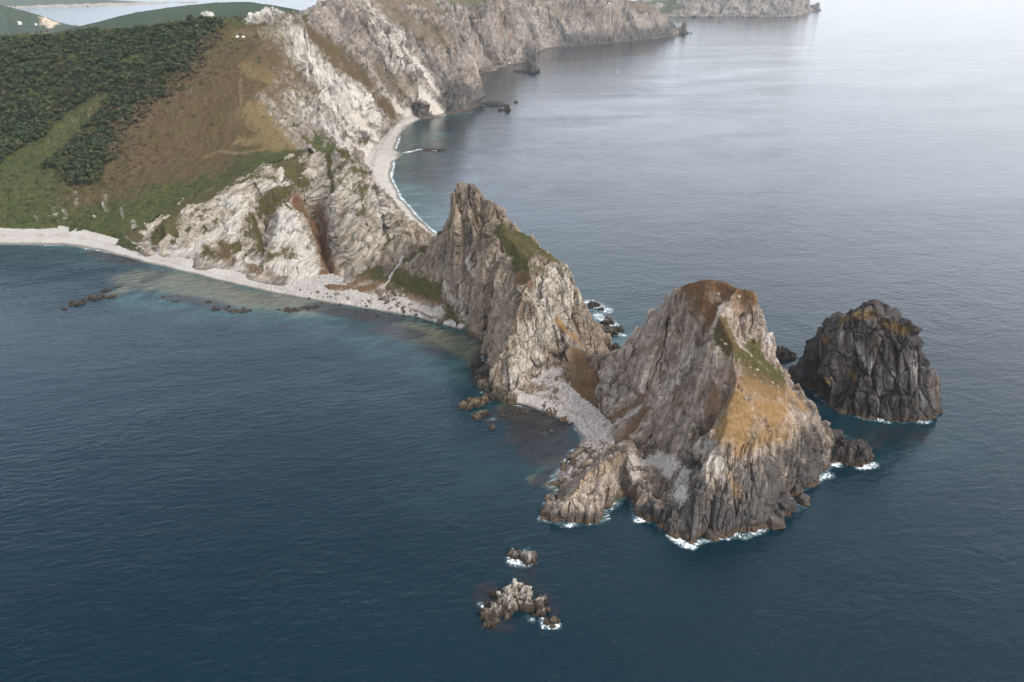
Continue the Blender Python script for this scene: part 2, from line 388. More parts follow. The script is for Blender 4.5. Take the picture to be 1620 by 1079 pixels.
# ------------------------------------------------------------------ the land forms
MAIN = Land(
    [('w', -1500, 640, 0), ('w', -620, 622, 0), (0, 383, 0), (100, 384, 0), (160, 392, 0), (230, 411, 0), (290, 425, 0), (340, 437, 0), (420, 456, 0), (520, 474, 0), (600, 486, 0), (650, 495, 0),
     ('w', -58, 478, 0), ('w', -50, 530, 0), ('w', -52, 600, 0), (690, 374, 0), (655, 345, 0), (628, 312, 0), (612, 282, 0), (617, 255, 0), (630, 243, 0), (620, 235, 0), (628, 215, 0), (637, 200, 0), (662, 188, 0),
     (700, 183, 0), (745, 177, 0), (766, 166, 0), ('w', -58, 1560, 0), ('w', -80, 1660, 0), (738, 128, 0), (765, 113, 0), (800, 106, 0), (830, 99, 0), (850, 84, 0), (870, 77, 0), (900, 73, 0), (980, 67, 0), (1040, 61, 0), (1072, 56, 0),
     ('w', 760, 3700, 0), ('w', 600, 4300, 0), ('w', 0, 4600, 0), ('w', -600, 3900, 0), ('w', -700, 2600, 0), ('w', -700, 1750, 0), ('w', -1500, 1450, 0)],
    [   # beach backs
        [(-300, 366, 3), (0, 366, 3), (100, 366, 3), (170, 375, 3), (215, 388, 3), (250, 402, 4), (268, 414, 4), (300, 420, 4), (340, 428, 4), (400, 440, 5), (440, 446, 5), (500, 447, 5), (520, 452, 6), (560, 455, 6), (600, 462, 6), (640, 480, 5)],
        # foot of the grassy slope
        [(-300, 345, 10), (0, 348, 9), (100, 350, 9), (180, 362, 9), (235, 386, 10)],
        [(-200, 300, 690), (0, 300, 690), (100, 298, 695), (200, 300, 690), (250, 320, 665)],
        [(-200, 200, 805), (0, 200, 805), (100, 205, 800), (200, 215, 785), (300, 235, 760), (370, 250, 735)],
        [(-200, 110, 875), (0, 105, 880), (150, 100, 885), (280, 100, 885), (380, 95, 875)],
        [(-300, 64, 930), (0, 57, 935), (60, 53, 940), (120, 49, 945), (200, 45, 950), (270, 37, 955), (340, 29, 965), (400, 26, 965), (440, 22, 960), (470, 17, 965)],
        # hidden land behind the crest
        [('w', -900, 1150, 70), ('w', -600, 1200, 60), ('w', -400, 1250, 90)],
        # edge of the pale cliff
        [(470, 17, 965), (455, 35, 930), (437, 60, 900), (432, 95, 875), (430, 130, 850), (408, 150, 815), (415, 178, 795), (440, 207, 768), (466, 236, 735), (490, 243, 690)],
        # crest and right edge of the pale cliff
        [(470, 17, 965), (485, 40, 985), (515, 66, 1005), (545, 88, 1015), (568, 122, 1035), (588, 165, 1070), (604, 203, 3)],
        [(480, 120, 925), (500, 175, 950), (545, 215, 985)], [(450, 160, 850), (490, 205, 850), (530, 235, 860)],
        # gully floor, then the foot of the white face
        [(486, 32, 1040), (520, 50, 1080), (560, 90, 1120), (600, 140, 1160), (640, 184, 4)],
        [(640, 186, 3), (620, 203, 3), (610, 213, 3), (598, 230, 3), (585, 246, 3), (568, 262, 4), (592, 290, 4), (625, 330, 4), (655, 362, 4), (680, 380, 3)],
        # the big grey cliff
        [(492, 24, 1060), (515, 8, 1160), (545, -8, 1280), (600, -17, 1400), (650, -17, 1460), (688, -4, 1500), (705, 25, 1490), (722, 60, 1475), (742, 115, 1460), (758, 150, 1445), (764, 162, 4)],
        [(520, 28, 1120), (560, 60, 1180), (610, 120, 1215), (660, 180, 5)],
        [(560, 20, 1260), (610, 60, 1290), (660, 130, 1290), (700, 177, 5)],
        [(620, 10, 1390), (670, 55, 1385), (705, 120, 1370), (735, 170, 5)],
        [('w', -420, 1500, 120), ('w', -250, 1650, 140), ('w', -150, 1620, 110)],
        # cliffs beyond
        [('w', -420, 2000, 150), (700, 6, 1800), (735, 0, 1900), (790, -14, 2150), (850, -16, 2450), (920, -8, 2800), (975, -3, 3000), (1015, 4, 3180), (1042, 14, 3280), (1060, 32, 3370), (1072, 50, 3440)],
        [(720, 60, 1830), (740, 110, 8)], [(770, 40, 2050), (790, 80, 2080), (800, 100, 5)], [(820, 20, 2270), (838, 60, 2310), (846, 80, 6)], [(862, 30, 2420), (880, 60, 2520), (890, 71, 4)], [(930, 15, 2800), (960, 45, 2880), (985, 64, 4)], [(1000, 20, 3100), (1030, 45, 3200), (1045, 58, 4)],
        [('w', 200, 3300, 160), ('w', 0, 2900, 170), ('w', -200, 2500, 150)],
        # the near crag: grassy crest, peak, then the broken ridge down to the neck
        [(246, 388, 590), (262, 352, 595), (300, 325, 605), (355, 300, 612), (400, 276, 622), (440, 259, 637), (470, 250, 648), (500, 241, 650), (530, 237, 640), (553, 240, 628), (572, 262, 612), (592, 290, 596), (612, 318, 580), (630, 348, 562), (642, 372, 548), (632, 400, 530), (622, 420, 515)],
        [(240, 372, 625), (290, 330, 645), (350, 305, 655), (420, 270, 672), (460, 252, 690)],
        [(265, 370, 585), (262, 395, 4)],
        [(300, 335, 600), (290, 370, 582), (275, 405, 6)],
        [(355, 308, 606), (345, 345, 590), (330, 385, 568), (310, 416, 6)],
        [(395, 285, 610), (400, 330, 585), (395, 380, 560), (385, 425, 7)],
        [(420, 300, 612), (425, 345, 604), (417, 400, 563), (405, 436, 7)],
        [(470, 300, 612), (452, 318, 590), (438, 350, 570), (425, 395, 545), (420, 440, 6)],
        [(452, 318, 590), (475, 350, 565), (500, 400, 540), (513, 435, 6)],
        [(480, 320, 612), (500, 350, 598), (515, 400, 562), (522, 440, 521)],
        [(545, 250, 614), (530, 290, 592), (530, 340, 564), (535, 400, 535), (540, 440, 518)],
        [(560, 262, 610), (575, 320, 567), (583, 380, 534), (580, 430, 515), (575, 452, 7)],
        [(610, 330, 578), (615, 370, 558), (600, 420, 520)],
        [('w', -190, 760, 30), ('w', -160, 700, 26), ('w', -120, 620, 22), ('w', -95, 560, 16)],
    ], warp=(4, 45), fall=.35, seed=3, sink=3.0, roll=1.5)

FRONT = Land(
    [(925, 700, 0), (905, 715, 0), (890, 742, 0), (868, 768, 0), (885, 778, 0), (862, 800, 0), (858, 822, 0), (900, 831, 0), (945, 826, 0), (970, 800, 0), (988, 783, 0), (1002, 795, 0), (1008, 818, 0), (1040, 828, 0), (1062, 848, 0),
     (1095, 860, 0), (1135, 850, 0), (1185, 846, 0), (1210, 832, 0), (1250, 805, 0), (1258, 782, 0), (1290, 757, 0), (1308, 742, 0), (1326, 722, 0), (1322, 690, 0),
     ('w', 151, 326, 0), ('w', 145, 345, 0), ('w', 138, 370, 0), ('w', 126, 388, 0), ('w', 105, 398, 0), ('w', 75, 398, 0), ('w', 58, 394, 0), ('w', 46, 375, 0), ('w', 36, 352, 0), ('w', 30, 335, 0)],
    [   [(962, 566, 386), (985, 545, 376), (1010, 520, 366), (1045, 482, 347), (1072, 455, 332), (1090, 446, 326), (1118, 441, 320), (1165, 452, 312), (1195, 462, 308)],
        [(1195, 462, 308), (1203, 495, 312), (1212, 535, 320), (1218, 556, 328)],
        [('w', 130, 355, 40), ('w', 110, 360, 45), ('w', 90, 372, 30)],
        [(1140, 500, 298), (1158, 550, 284), (1163, 600, 274), (1150, 650, 266), (1148, 688, 257), (1125, 720, 251), (1108, 770, 246), (1100, 822, 7)],
        [(1195, 560, 300), (1235, 581, 316), (1258, 604, 308), (1281, 641, 298), (1300, 690, 293), (1308, 722, 5)],
        [(1215, 600, 290), (1205, 640, 274)],
        [(1148, 688, 257), (1200, 672, 262), (1252, 656, 278), (1275, 660, 290)],
        [(1145, 760, 249), (1200, 755, 254), (1255, 720, 270), (1285, 705, 283)],
        [(1140, 815, 8), (1190, 812, 8), (1240, 770, 8), (1285, 738, 8)],
        [(1050, 600, 322), (1010, 640, 320), (985, 668, 12)], [(955, 600, 350), (957, 645, 6)], [(940, 680, 3), (930, 640, 6)],
        [(1100, 560, 308), (1100, 640, 285), (1100, 700, 267), (1098, 738, 11)], [(1060, 650, 297), (1040, 708, 11)], [(1000, 600, 345), (1005, 690, 11)],
        [(1010, 735, 9), (1050, 742, 9.5), (1085, 768, 8), (1060, 790, 7), (1015, 775, 6)], [(1030, 800, 7), (1075, 812, 7)],
        [(992, 712, 17), (965, 728, 15), (945, 745, 15), (925, 765, 12), (900, 790, 9), (874, 806, 5)], [(995, 745, 13), (970, 780, 6)],
        [(955, 712, 3), (925, 742, 2), (895, 765, 1.5)], [(990, 690, 9), (965, 705, 4)]],
    warp=(1.2, 14), fall=1.4, seed=21)

MID = Land(
    [(600, 483, 0), (660, 500, 0), (735, 522, 0), (760, 546, 0), (766, 580, 0), (752, 598, 0), (765, 618, 0), (742, 640, 0), (790, 634, 0), (820, 642, 0), (870, 655, 0), (905, 668, 0), (930, 690, 0),
     ('w', 44, 330, 0), ('w', 58, 370, 0), ('w', 62, 395, 0), ('w', 60, 414, 0), ('w', 52, 436, 0), ('w', 38, 465, 0), ('w', 15, 495, 0), ('w', -15, 520, 0), ('w', -40, 545, 0), ('w', -55, 580, 0), ('w', -95, 590, 0), ('w', -112, 560, 0), ('w', -112, 520, 0)],
    [   [(713, 340, 478), (713, 308, 478), (718, 297, 478), (731, 290, 478), (747, 295, 476), (763, 309, 472), (788, 327, 462), (818, 362, 450), (850, 385, 432), (885, 412, 416), (908, 436, 404), (917, 470, 398), (923, 500, 396), (938, 532, 402)],
        [(714, 335, 470), (717, 301, 469), (733, 295, 468), (754, 303, 466), (774, 318, 463), (796, 345, 455)], [(720, 297, 492), (735, 292, 492), (752, 302, 490)],
        [(711, 343, 476), (709, 351, 483), (709, 352, 490), (712, 346, 498)],
        [(716, 352, 482), (690, 379, 490), (672, 388, 496), (662, 396, 500), (650, 404, 507)], [(655, 346, 528), (645, 375, 520), (640, 398, 512)], [(655, 346, 528), (672, 388, 522)],
        [('w', 15, 455, 45), ('w', -10, 480, 60), ('w', -40, 505, 35)],
        [(724, 352, 474), (745, 345, 468), (770, 338, 462)],
        [(705, 385, 480), (660, 408, 493), (632, 432, 495)],
        [(800, 372, 436), (830, 405, 414), (842, 440, 396), (826, 465, 379), (800, 540, 368), (790, 600, 361), (790, 628, 1)],
        [(760, 380, 455), (765, 450, 424), (770, 540, 1)],
        [(705, 400, 474), (720, 460, 455), (738, 515, 2)], [(790, 420, 428), (786, 500, 399), (776, 590, 2)],
        [(668, 420, 484), (690, 470, 466), (728, 512, 4)],
        [(610, 440, 500), (640, 455, 488), (680, 480, 469)], [(600, 470, 5), (640, 482, 5), (690, 500, 4), (730, 514, 3)],
        [(870, 450, 392), (862, 520, 378), (835, 575, 368), (825, 612, 5)], [(895, 470, 394), (890, 530, 383), (880, 565, 376), (872, 596, 6)],
        [(905, 518, 390), (930, 548, 388), (950, 556, 388), (962, 568, 386)], [(918, 560, 373), (920, 600, 358), (925, 640, 6)], [(950, 600, 358), (945, 650, 5)],
        [(800, 628, 3), (838, 604, 6), (872, 590, 8), (898, 625, 5), (932, 655, 4)]],
    warp=(1.5, 16), fall=1.4, seed=41, sink=.6)

DARK = Land(
    [(1256, 598, 0), (1278, 612, 0), (1305, 640, 0), (1345, 656, 0), (1385, 664, 0), (1430, 668, 0), (1468, 667, 0), (1484, 645, 0), ('w', 222, 350, 0), ('w', 218, 375, 0), ('w', 200, 392, 0), ('w', 178, 395, 0), ('w', 162, 388, 0)],
    [   [(1303, 515, 357), (1332, 504, 351), (1360, 495, 347), (1390, 487, 345), (1412, 499, 344), (1430, 503, 344), (1450, 517, 343), (1463, 542, 342), (1476, 580, 340)],
        [(1276, 590, 368), (1288, 552, 366), (1303, 515, 357)], [(1290, 622, 354), (1310, 640, 4), (1350, 652, 4), (1400, 660, 4), (1460, 662, 4)],
        [('w', 172, 374, 38), ('w', 190, 372, 47), ('w', 206, 364, 40), ('w', 214, 350, 24)], [(1340, 570, 346), (1390, 570, 339), (1440, 580, 337)]],
    warp=(1.3, 12), fall=2.5, seed=61)

def islands(q, least=80):
    """connected groups of faces; the crumbs come back as None"""
    u, inv = np.unique(q, return_inverse=True); inv = inv.reshape(q.shape); lab = np.arange(len(u))
    while True:
        m = lab[inv].min(1); new = lab.copy()
        for c in range(4): np.minimum.at(new, inv[:, c], m)
        new = new[new]
        if (new == lab).all(): break
        lab = new
    fl = lab[inv[:, 0]]; ids, cnt = np.unique(fl, return_counts=True)
    big = ids[cnt >= least]
    return [fl == i for i in big], ~np.isin(fl, big)
def build_land(name, land, G, rock_fn, table, grain, amp, size, mat, seed, strata=None, keep=None, split=None, cols=1.0, base=0, nsm=3, **kw):
    nk, nv = G.shape[:2]
    N = normals(G, nsm); V = G.reshape(-1, 3)
    A = strokes(V, land, table, seed)
    auto = rock_fn(V, N.reshape(-1, 3))
    A['grass'] = np.maximum(A['grass'], auto)
    for k in ('pale', 'scree', 'dark', 'ochre'): A['grass'] = A['grass']*(1-A[k]*.98)
    soft = np.clip(np.maximum.reduce([A['grass'], A['red'], A['gold'], A['scree']*.8]), 0, 1)
    G2 = carve(G, N, 1-sstep(soft, .3, .7).reshape(nk, nv), grain, amp, size, seed, strata, cols, base, **kw)
    V2 = G2.reshape(-1, 3); Q = quads(nk, nv)
    zq = G[..., 2].reshape(-1)[Q].max(1); ok = zq > -2.5
    if keep is not None: ok &= keep(V[Q].mean(1))
    Q = Q[ok]; sm = soft[Q].mean(1) > .5
    parts = []
    if split:
        for pname, layers, label in split:
            s_ = np.maximum.reduce([A[l] for l in layers])[Q].mean(1) > .5
            if not s_.any(): continue
            qs, ss = Q[s_], sm[s_]; groups, crumbs = islands(qs)
            parts += [(pname, qs[g], ss[g], label) for g in groups]
            Q, sm = np.vstack([Q[~s_], qs[crumbs]]), np.concatenate([sm[~s_], ss[crumbs]])
    v, q, a = compact(V2, Q, A)
    o = mesh(name, v, q, mat, a, sm)
    for pname, pq, psm, label in parts:
        if len(pq):
            v, q, a = compact(V2, pq, A)
            c = mesh(pname, v, q, mat, a, psm, parent=o)
            if label: c['label'] = label
    return o, G2, A

slope_grass = lambda lo, hi, k: (lambda V, N: k*sstep(N[:, 2]+fbm(V/14., 3, 9)*.35, lo, hi)*sstep(V[:, 2], 5, 9))
near_poly = np.array([P(p)[:2] for p in [(236, 408, 0), (300, 432, 0), (420, 462, 0), (600, 492, 0)]]+[(-62, 470), (-60, 640), (-130, 700), (-190, 700), (-230, 690), (-300, 655), (-330, 620), (-315, 600)])

main_tab = [
    ('red', 75, [(250, 190), (330, 150), (390, 110)], 1), ('red', 60, [(210, 260), (300, 230), (360, 210)], 1), ('red', 30, [(150, 300), (220, 280), (330, 262)], .8), ('red', 28, [(340, 60), (420, 45)], .7),
    ('gold', 16, [(405, 175), (420, 200), (450, 228)], .9), ('gold', 8, [(380, 225), (420, 222)], .8), ('gold', 14, [(395, 110), (420, 125)], .6), ('gold', 10, [(380, 52), (430, 55)], .5),
    ('pale', 40, [(455, 60), (480, 120), (540, 190)], .75), ('pale', 34, [(500, 90), (560, 160), (590, 200)], .8), ('pale', 26, [(450, 140), (480, 180), (540, 225)], .65), ('pale', 7, [(520, 95), (545, 150), (580, 195)], 1), ('pale', 6, [(470, 110), (500, 160)], 1), ('pale', 14, [(405, 28), (435, 30)], 1), ('pale', 24, [(545, 110), (590, 190)], .7),
    ('pale', 18, [(420, 160), (450, 205)], .6), ('pale', 40, [(600, 30), (640, 100)], .45), ('pale', 8, [(318, 29), (330, 29)], .9),
    ('red', 22, [(495, 50), (560, 110), (620, 175)], 1), ('red', 18, [(510, 70), (580, 130)], 1), ('red', 26, [(610, 20), (650, 45), (700, 60)], .6), ('red', 22, [(600, 110), (640, 135)], .7), ('red', 26, [(790, 30), (830, 20)], .5), ('red', 30, [(880, 20), (950, 18)], .5),
    ('grass', 9, [(447, 50), (465, 95), (490, 130)], 1), ('grass', 7, [(430, 45), (440, 70), (452, 85)], .9), ('grass', 8, [(505, 105), (520, 130)], .9), ('grass', 10, [(560, 160), (590, 195)], .8), ('grass', 12, [(525, 150), (535, 190)], .6),
    ('scree', 14, [(640, 130), (680, 165), (695, 178)], 1), ('scree', 12, [(600, 150), (650, 182)], .8), ('scree', 9, [(560, 185), (598, 222)], 1), ('scree', 12, [(590, 235), (560, 255)], 1), ('scree', 10, [(545, 225), (580, 245)], .8),
    ('dark', 26, [(705, 150), (735, 145), (760, 165)], 1), ('dark', 24, [(660, 180), (720, 178), (765, 166)], .9), ('dark', 9, [(560, 30), (600, 90), (640, 150)], .75), ('dark', 9, [(640, 40), (680, 100), (712, 150)], .75), ('dark', 10, [(690, 50), (720, 115)], .8), ('dark', 8, [(590, 20), (625, 70), (660, 120)], .7), ('dark', 14, [(745, 30), (775, 92)], .8), ('dark', 18, [(880, 35), (900, 68)], .8), ('dark', 18, [(930, 25), (950, 64)], .8), ('dark', 18, [(985, 18), (1012, 58)], .8), ('dark', 16, [(840, 40), (850, 78)], .7), ('red', 20, [(600, 2), (640, 0), (690, 12)], .6), ('grass', 22, [(715, 4), (760, 2)], .6), ('red', 26, [(780, -2), (860, -2)], .6), ('red', 24, [(950, 0), (1030, 10), (1050, 22)], .6), ('scree', 8, [(655, 95), (690, 150)], .8), ('scree', 8, [(620, 60), (640, 110)], .6), ('dark', 40, [(830, 92), (900, 70), (1000, 62), (1060, 52)], .8), ('dark', 30, [(690, 110), (700, 140)], .5), ('dark', 30, [(1060, 38), (1070, 50)], .8), ('pale', 3.5, [(85, 330), (88, 340)], .48), ('pale', 2.5, [(100, 322), (103, 345)], .48), ('pale', 3, [(118, 305), (122, 325)], .6), ('pale', 3, [(165, 310), (168, 335)], .48), ('pale', 3, [(210, 350), (214, 366)], .48), ('pale', 2.5, [(150, 345)], .6), ('pale', 2, [(60, 350)], .6), ('pale', 2, [(192, 330), (195, 345)], .6), ('gold', 2.2, [(383, 112), (380, 140), (382, 165), (395, 205)], .7), ('gold', 2, [(320, 250), (345, 240), (380, 243), (430, 236), (470, 228)], .75), ('gold', 2, [(382, 55), (420, 48), (440, 44)], .7), ('grass', 20, [(395, 95), (425, 90)], .8)]  # thin dark strokes paint gully shading into the cliff colour
G = grid(MAIN, -1.22, .235, 560, 4300, 1400, 880, 1500, 1, geo=True)
keep_main = lambda c: ~inside(near_poly, c[:, 0], c[:, 1])
def main_grass(V, N):
    x = N[:, 2]+fbm(V/60., 3, 9)*.22+fbm(V/14., 2, 19)*.12
    east = sstep(V[:, 1], 960, 1080)*sstep(V[:, 0], -420, -330)
    x = x+.5*sstep(-V[:, 0], 285, 310)*(V[:, 1] < 1000)
    return sstep(x, .74+.10*east, .84+.10*east)*sstep(V[:, 2], 1.5, 3.5)
terrain, Gm, Am = build_land('terrain', MAIN, G, main_grass, main_tab, (.25, .1, 1), 4.6, 14, M_land, 100, keep=keep_main, nsm=2, base=3, slabs=((1.5, .2, 1.25), (.6, .28, .55), (.22, .5, .14)))
terrain['kind'] = 'structure'

near_tab = [
    ('grass', 11, [(255, 375), (262, 350), (300, 322), (355, 297), (440, 256), (520, 238)], 1), ('grass', 10, [(425, 325), (445, 290), (470, 265)], 1), ('grass', 8, [(450, 300), (480, 290)], .9), ('grass', 6, [(400, 345), (412, 390)], .9), ('grass', 4, [(520, 245), (525, 300)], .9), ('grass', 4, [(350, 385), (360, 405)], .8), ('grass', 3.5, [(540, 290), (560, 300)], .8), ('grass', 4, [(380, 345), (410, 340), (420, 330)], .8),
    ('red', 9, [(470, 320), (495, 350), (515, 400), (522, 440)], 1), ('red', 7, [(505, 330), (515, 360)], .9), ('red', 5, [(520, 455), (560, 460), (600, 452)], .9), ('red', 4, [(395, 420), (410, 432)], .8), ('red', 5, [(540, 455), (575, 440)], .8), ('red', 5, [(345, 395), (370, 415)], .6), ('grass', 5, [(600, 440), (625, 400)], .8),
    ('pale', 9, [(440, 380), (455, 345), (480, 390), (500, 425)], 1), ('pale', 9, [(440, 420), (480, 430)], 1), ('pale', 8, [(275, 400), (310, 395), (345, 360)], .8), ('pale', 8, [(360, 320), (385, 330), (370, 370)], .7), ('pale', 7, [(395, 410), (380, 425)], .8), ('pale', 3, [(442, 268), (445, 280)], .9), ('pale', 4, [(412, 300), (440, 290), (455, 288)], .8), ('pale', 8, [(545, 270), (560, 330)], .5), ('pale', 8, [(590, 310), (610, 360)], .5),
    ('scree', 4, [(620, 470), (600, 462)], .8)]
G = grid(MAIN, -.60, -.05, 470, 720, 780, 520, 900, 1)
near_poly2 = near_poly.mean(0)+(near_poly-near_poly.mean(0))*1.015
def near_grass(V, N):
    x = N[:, 2]+fbm(V/20., 3, 9)*.25+fbm(V/6., 2, 19)*.12
    back = sstep(V[:, 1]+V[:, 0]*.12, 585, 615)
    return np.maximum(.95*sstep(x, .80, .93), 0)*sstep(V[:, 2]+40*sstep(-V[:, 0], 272, 285), 7, 12)
near, Gn, An = build_land('rock_headland', MAIN, G, near_grass, near_tab, (.7, -.1, .7), 2.6, 8, M_near, 200, strata=((-.55, -.15, .8), 6, .9), cols=.62, slabs=((1.7, .2, 1.25), (.7, .28, .5), (.28, .4, .13)), rib=.6, base=4, keep=lambda c: inside(near_poly2, c[:, 0], c[:, 1]),
    split=[('heath_slope', ('red',), 'rust brown heath in the gully'), ('grass_slope', ('grass',), 'green grassy crest')])
tag(near, 'broad pale grey crag with a green grassy crest between the two beaches', 'headland')

mid_tab = [
    ('grass', 5, [(790, 362), (812, 385), (838, 402)], 1), ('grass', 6, [(808, 385), (828, 408), (818, 418)], 1), ('grass', 4, [(830, 420), (835, 440)], .7), ('grass', 8, [(622, 435), (655, 450), (690, 462)], 1), ('grass', 4, [(690, 470), (722, 508)], .9), ('grass', 2, [(716, 352), (695, 370)], .9), ('grass', 2.5, [(640, 412), (670, 392)], .9), ('grass', 3, [(740, 345), (765, 338)], .7),
    ('red', 4, [(820, 440), (838, 450)], .9), ('red', 7, [(918, 565), (925, 600), (932, 640)], .9), ('red', 6, [(942, 600), (945, 655)], 1), ('red', 5, [(905, 575), (910, 620)], .7), ('red', 4, [(650, 470), (690, 480)], .7), ('gold', 2, [(880, 505), (905, 530), (925, 552)], .9),
    ('pale', 3.5, [(738, 412), (748, 430)], 1), ('pale', 12, [(860, 460), (860, 520), (830, 560)], .75), ('pale', 9, [(880, 430), (900, 470), (890, 520)], .7), ('pale', 7, [(810, 600), (830, 580)], .7), ('pale', 3, [(700, 440), (720, 480)], .6), ('pale', 3, [(725, 450), (728, 500)], .6),
    ('dark', 5, [(770, 600), (760, 630), (745, 640)], 1), ('dark', 5, [(775, 590), (772, 610)], 1), ('dark', 4, [(890, 520), (885, 560)], .5), ('dark', 4, [(740, 365), (745, 390)], .6),
    ('ochre', 3, [(750, 650), (775, 640)], .8), ('scree', 7, [(630, 475), (660, 485), (690, 495)], 1), ('scree', 1.8, [(605, 455), (622, 432), (636, 408)], 1), ('scree', 5, [(866, 600), (880, 590)], 1)]
G = grid(MID, -.27, .16, 325, 595, 720, 620, 1000, 1)
mid, Gd, Ad = build_land('rock_headland', MID, G, slope_grass(.86, .97, .8), mid_tab, (.05, .1, 1), 2.0, 6.5, M_mid, 300, strata=((-.5, .1, .85), 6, .4), slabs=((1.7, .17, 1.35), (.7, .26, .62), (.26, .4, .2)), rib=.6,
    split=[('heath_slope', ('red', 'gold'), 'brown heath on the saddle'), ('grass_slope', ('grass',), None), ('scree', ('scree',), 'pale beige scree')])
tag(mid, 'tall tan crag with a pointed spire, middle one along the ridge', 'headland')

front_tab = [
    ('red', 7, [(1092, 455), (1130, 450), (1185, 468)], 1), ('red', 7, [(1108, 480), (1135, 502)], 1), ('red', 5, [(1145, 515), (1160, 545)], .6), ('red', 5, [(1160, 480), (1180, 480)], .8), ('red', 3.5, [(958, 668), (985, 652), (1012, 632)], .9), ('red', 4, [(985, 698), (1005, 675), (1020, 650)], .9), ('red', 3, [(1065, 640), (1080, 610)], .5), ('red', 4, [(1130, 620), (1125, 650)], .7), ('red', 3, [(1010, 560), (1040, 540)], .5),
    ('grass', 6, [(1140, 518), (1165, 555), (1195, 580), (1225, 600)], 1), ('grass', 6, [(1195, 555), (1235, 598)], 1), ('grass', 4, [(940, 690), (935, 660)], .6),
    ('grass', 6, [(1185, 600), (1205, 615), (1235, 615)], .75), ('gold', 6, [(1180, 615), (1240, 630)], .6), ('gold', 7, [(1165, 630), (1178, 652), (1168, 680)], .9), ('gold', 6, [(1205, 645), (1235, 652), (1225, 666)], .95), ('gold', 4, [(1145, 665), (1140, 690)], .9), ('red', 8, [(1165, 590), (1215, 610), (1255, 635)], .5), ('gold', 11, [(1165, 650), (1215, 668), (1250, 650)], .5), ('grass', 9, [(1150, 540), (1190, 580), (1235, 605)], .5), ('gold', 4, [(1250, 620), (1268, 640)], .7),
    ('pale', 5, [(1120, 705), (1130, 730), (1150, 760)], .6), ('pale', 6, [(1203, 490), (1212, 535)], .85), ('pale', 4, [(1250, 650), (1262, 660)], .8), ('pale', 8, [(1090, 560), (1060, 610)], .35), ('pale', 5, [(960, 590), (975, 640)], .35),
    ('ochre', 3, [(900, 785), (925, 760)], .65), ('ochre', 4, [(930, 755), (965, 730), (985, 716)], .5), ('ochre', 3.5, [(1165, 715), (1210, 690), (1240, 690)], .75), ('ochre', 2.5, [(935, 700), (945, 712)], .9), ('ochre', 2.5, [(1150, 750), (1165, 780)], .6),
    ('scree', 2.6, [(948, 692), (975, 670), (1008, 643)], 1), ('scree', 5, [(1003, 728), (1040, 728), (1060, 735)], .9), ('scree', 5, [(1075, 778), (1088, 755)], 1), ('scree', 3, [(1000, 750), (1010, 752)], .7),
    ('dark', 11, [(1075, 830), (1130, 825), (1190, 820), (1245, 780), (1290, 735)], 1), ('dark', 9, [(1120, 790), (1180, 770), (1240, 730), (1290, 700)], .8), ('dark', 6, [(1095, 740), (1100, 790)], .9), ('dark', 6, [(1020, 810), (1050, 820)], .9), ('dark', 4, [(870, 815), (930, 820)], .7), ('dark', 4, [(990, 720), (1090, 730)], .4)]
G = grid(FRONT, .02, .62, 225, 400, 660, 760, 1000, 1)
def front_grain(V, N): return slope_grass(.88, .97, .7)(V, N)*sstep(V[:, 2], 14, 22)
front, Gf, Af = build_land('rock_headland', FRONT, G, front_grain, front_tab, (.18, .55, 1), 1.9, 4.8, M_front, 400, slabs=((1.7, .17, 1.2), (.7, .26, .6), (.28, .4, .24)), rib=.55,
    split=[('heath_slope', ('red',), 'red brown heath'), ('grass_slope', ('grass', 'gold'), 'green and golden grass'), ('scree', ('scree',), 'pale grey scree')])
tag(front, 'big brown crag with a golden and green grassy back at the seaward end', 'headland')

dark_tab = [('ochre', 3.5, [(1300, 520), (1310, 540)], .6), ('ochre', 3, [(1400, 510), (1440, 525)], .6), ('ochre', 2.5, [(1305, 585), (1310, 600)], .8), ('ochre', 4, [(1330, 505), (1380, 495)], .6), ('ochre', 2, [(1350, 590), (1352, 600)], .7), ('pale', 2.5, [(1360, 550), (1375, 575)], .7), ('pale', 2, [(1445, 560), (1465, 640)], .6), ('pale', 2, [(1400, 580), (1415, 600)], .5)]
G = grid(DARK, .38, .70, 320, 400, 420, 460, 800, 1)
dark, Gk, Ak = build_land('sea_stack', DARK, G, lambda V, N: 0*V[:, 0], dark_tab, (-.16, .12, 1), 2.5, 8.0, M_dark, 500, slabs=((1.3, .38, 1.3), (.6, .45, .6), (.24, .5, .16)), rib=.3)
tag(dark, 'large blocky dark basalt stack standing alone in the water at the right', 'sea stack')
print('land', time.time()-T0)

# ------------------------------------------------------------------ beaches
def beach(name, land, k0, k1, Y0, Y1, nk, nv, mat, seed, cob, weed, bump=.25):
    G = grid(land, k0, k1, Y0, Y1, nk, nv, 500, 0)
    V = G.reshape(-1, 3)
    c = cob(V); d = fbm(V/3., 3, seed)*bump+c*(.5-np.minimum(1, worley(V/np.array([1.7, 1.7, 1.7]), seed)[0]))*1.6
    V = V+np.column_stack([0*d, 0*d, d*sstep(V[:, 2], -.1, .8)])
    Q = quads(nk, nv); Q = Q[(G[..., 2].reshape(-1)[Q].max(1) > -1)]
    v, q, a = compact(V, Q, {'cobble': c*.8, 'weed': weed(V)})
    o = mesh(name, v, q, mat, a, True); o['kind'] = 'structure'; return o
west_w = [(-400, 388, 0), (-200, 388, 0), (0, 387, 0), (100, 388, 0), (160, 396, 0), (230, 415, 0), (290, 429, 0), (340, 441, 0), (420, 460, 0), (520, 479, 0), (600, 491, 0), (650, 500, 0), (700, 513, 0), (738, 523, 0)]
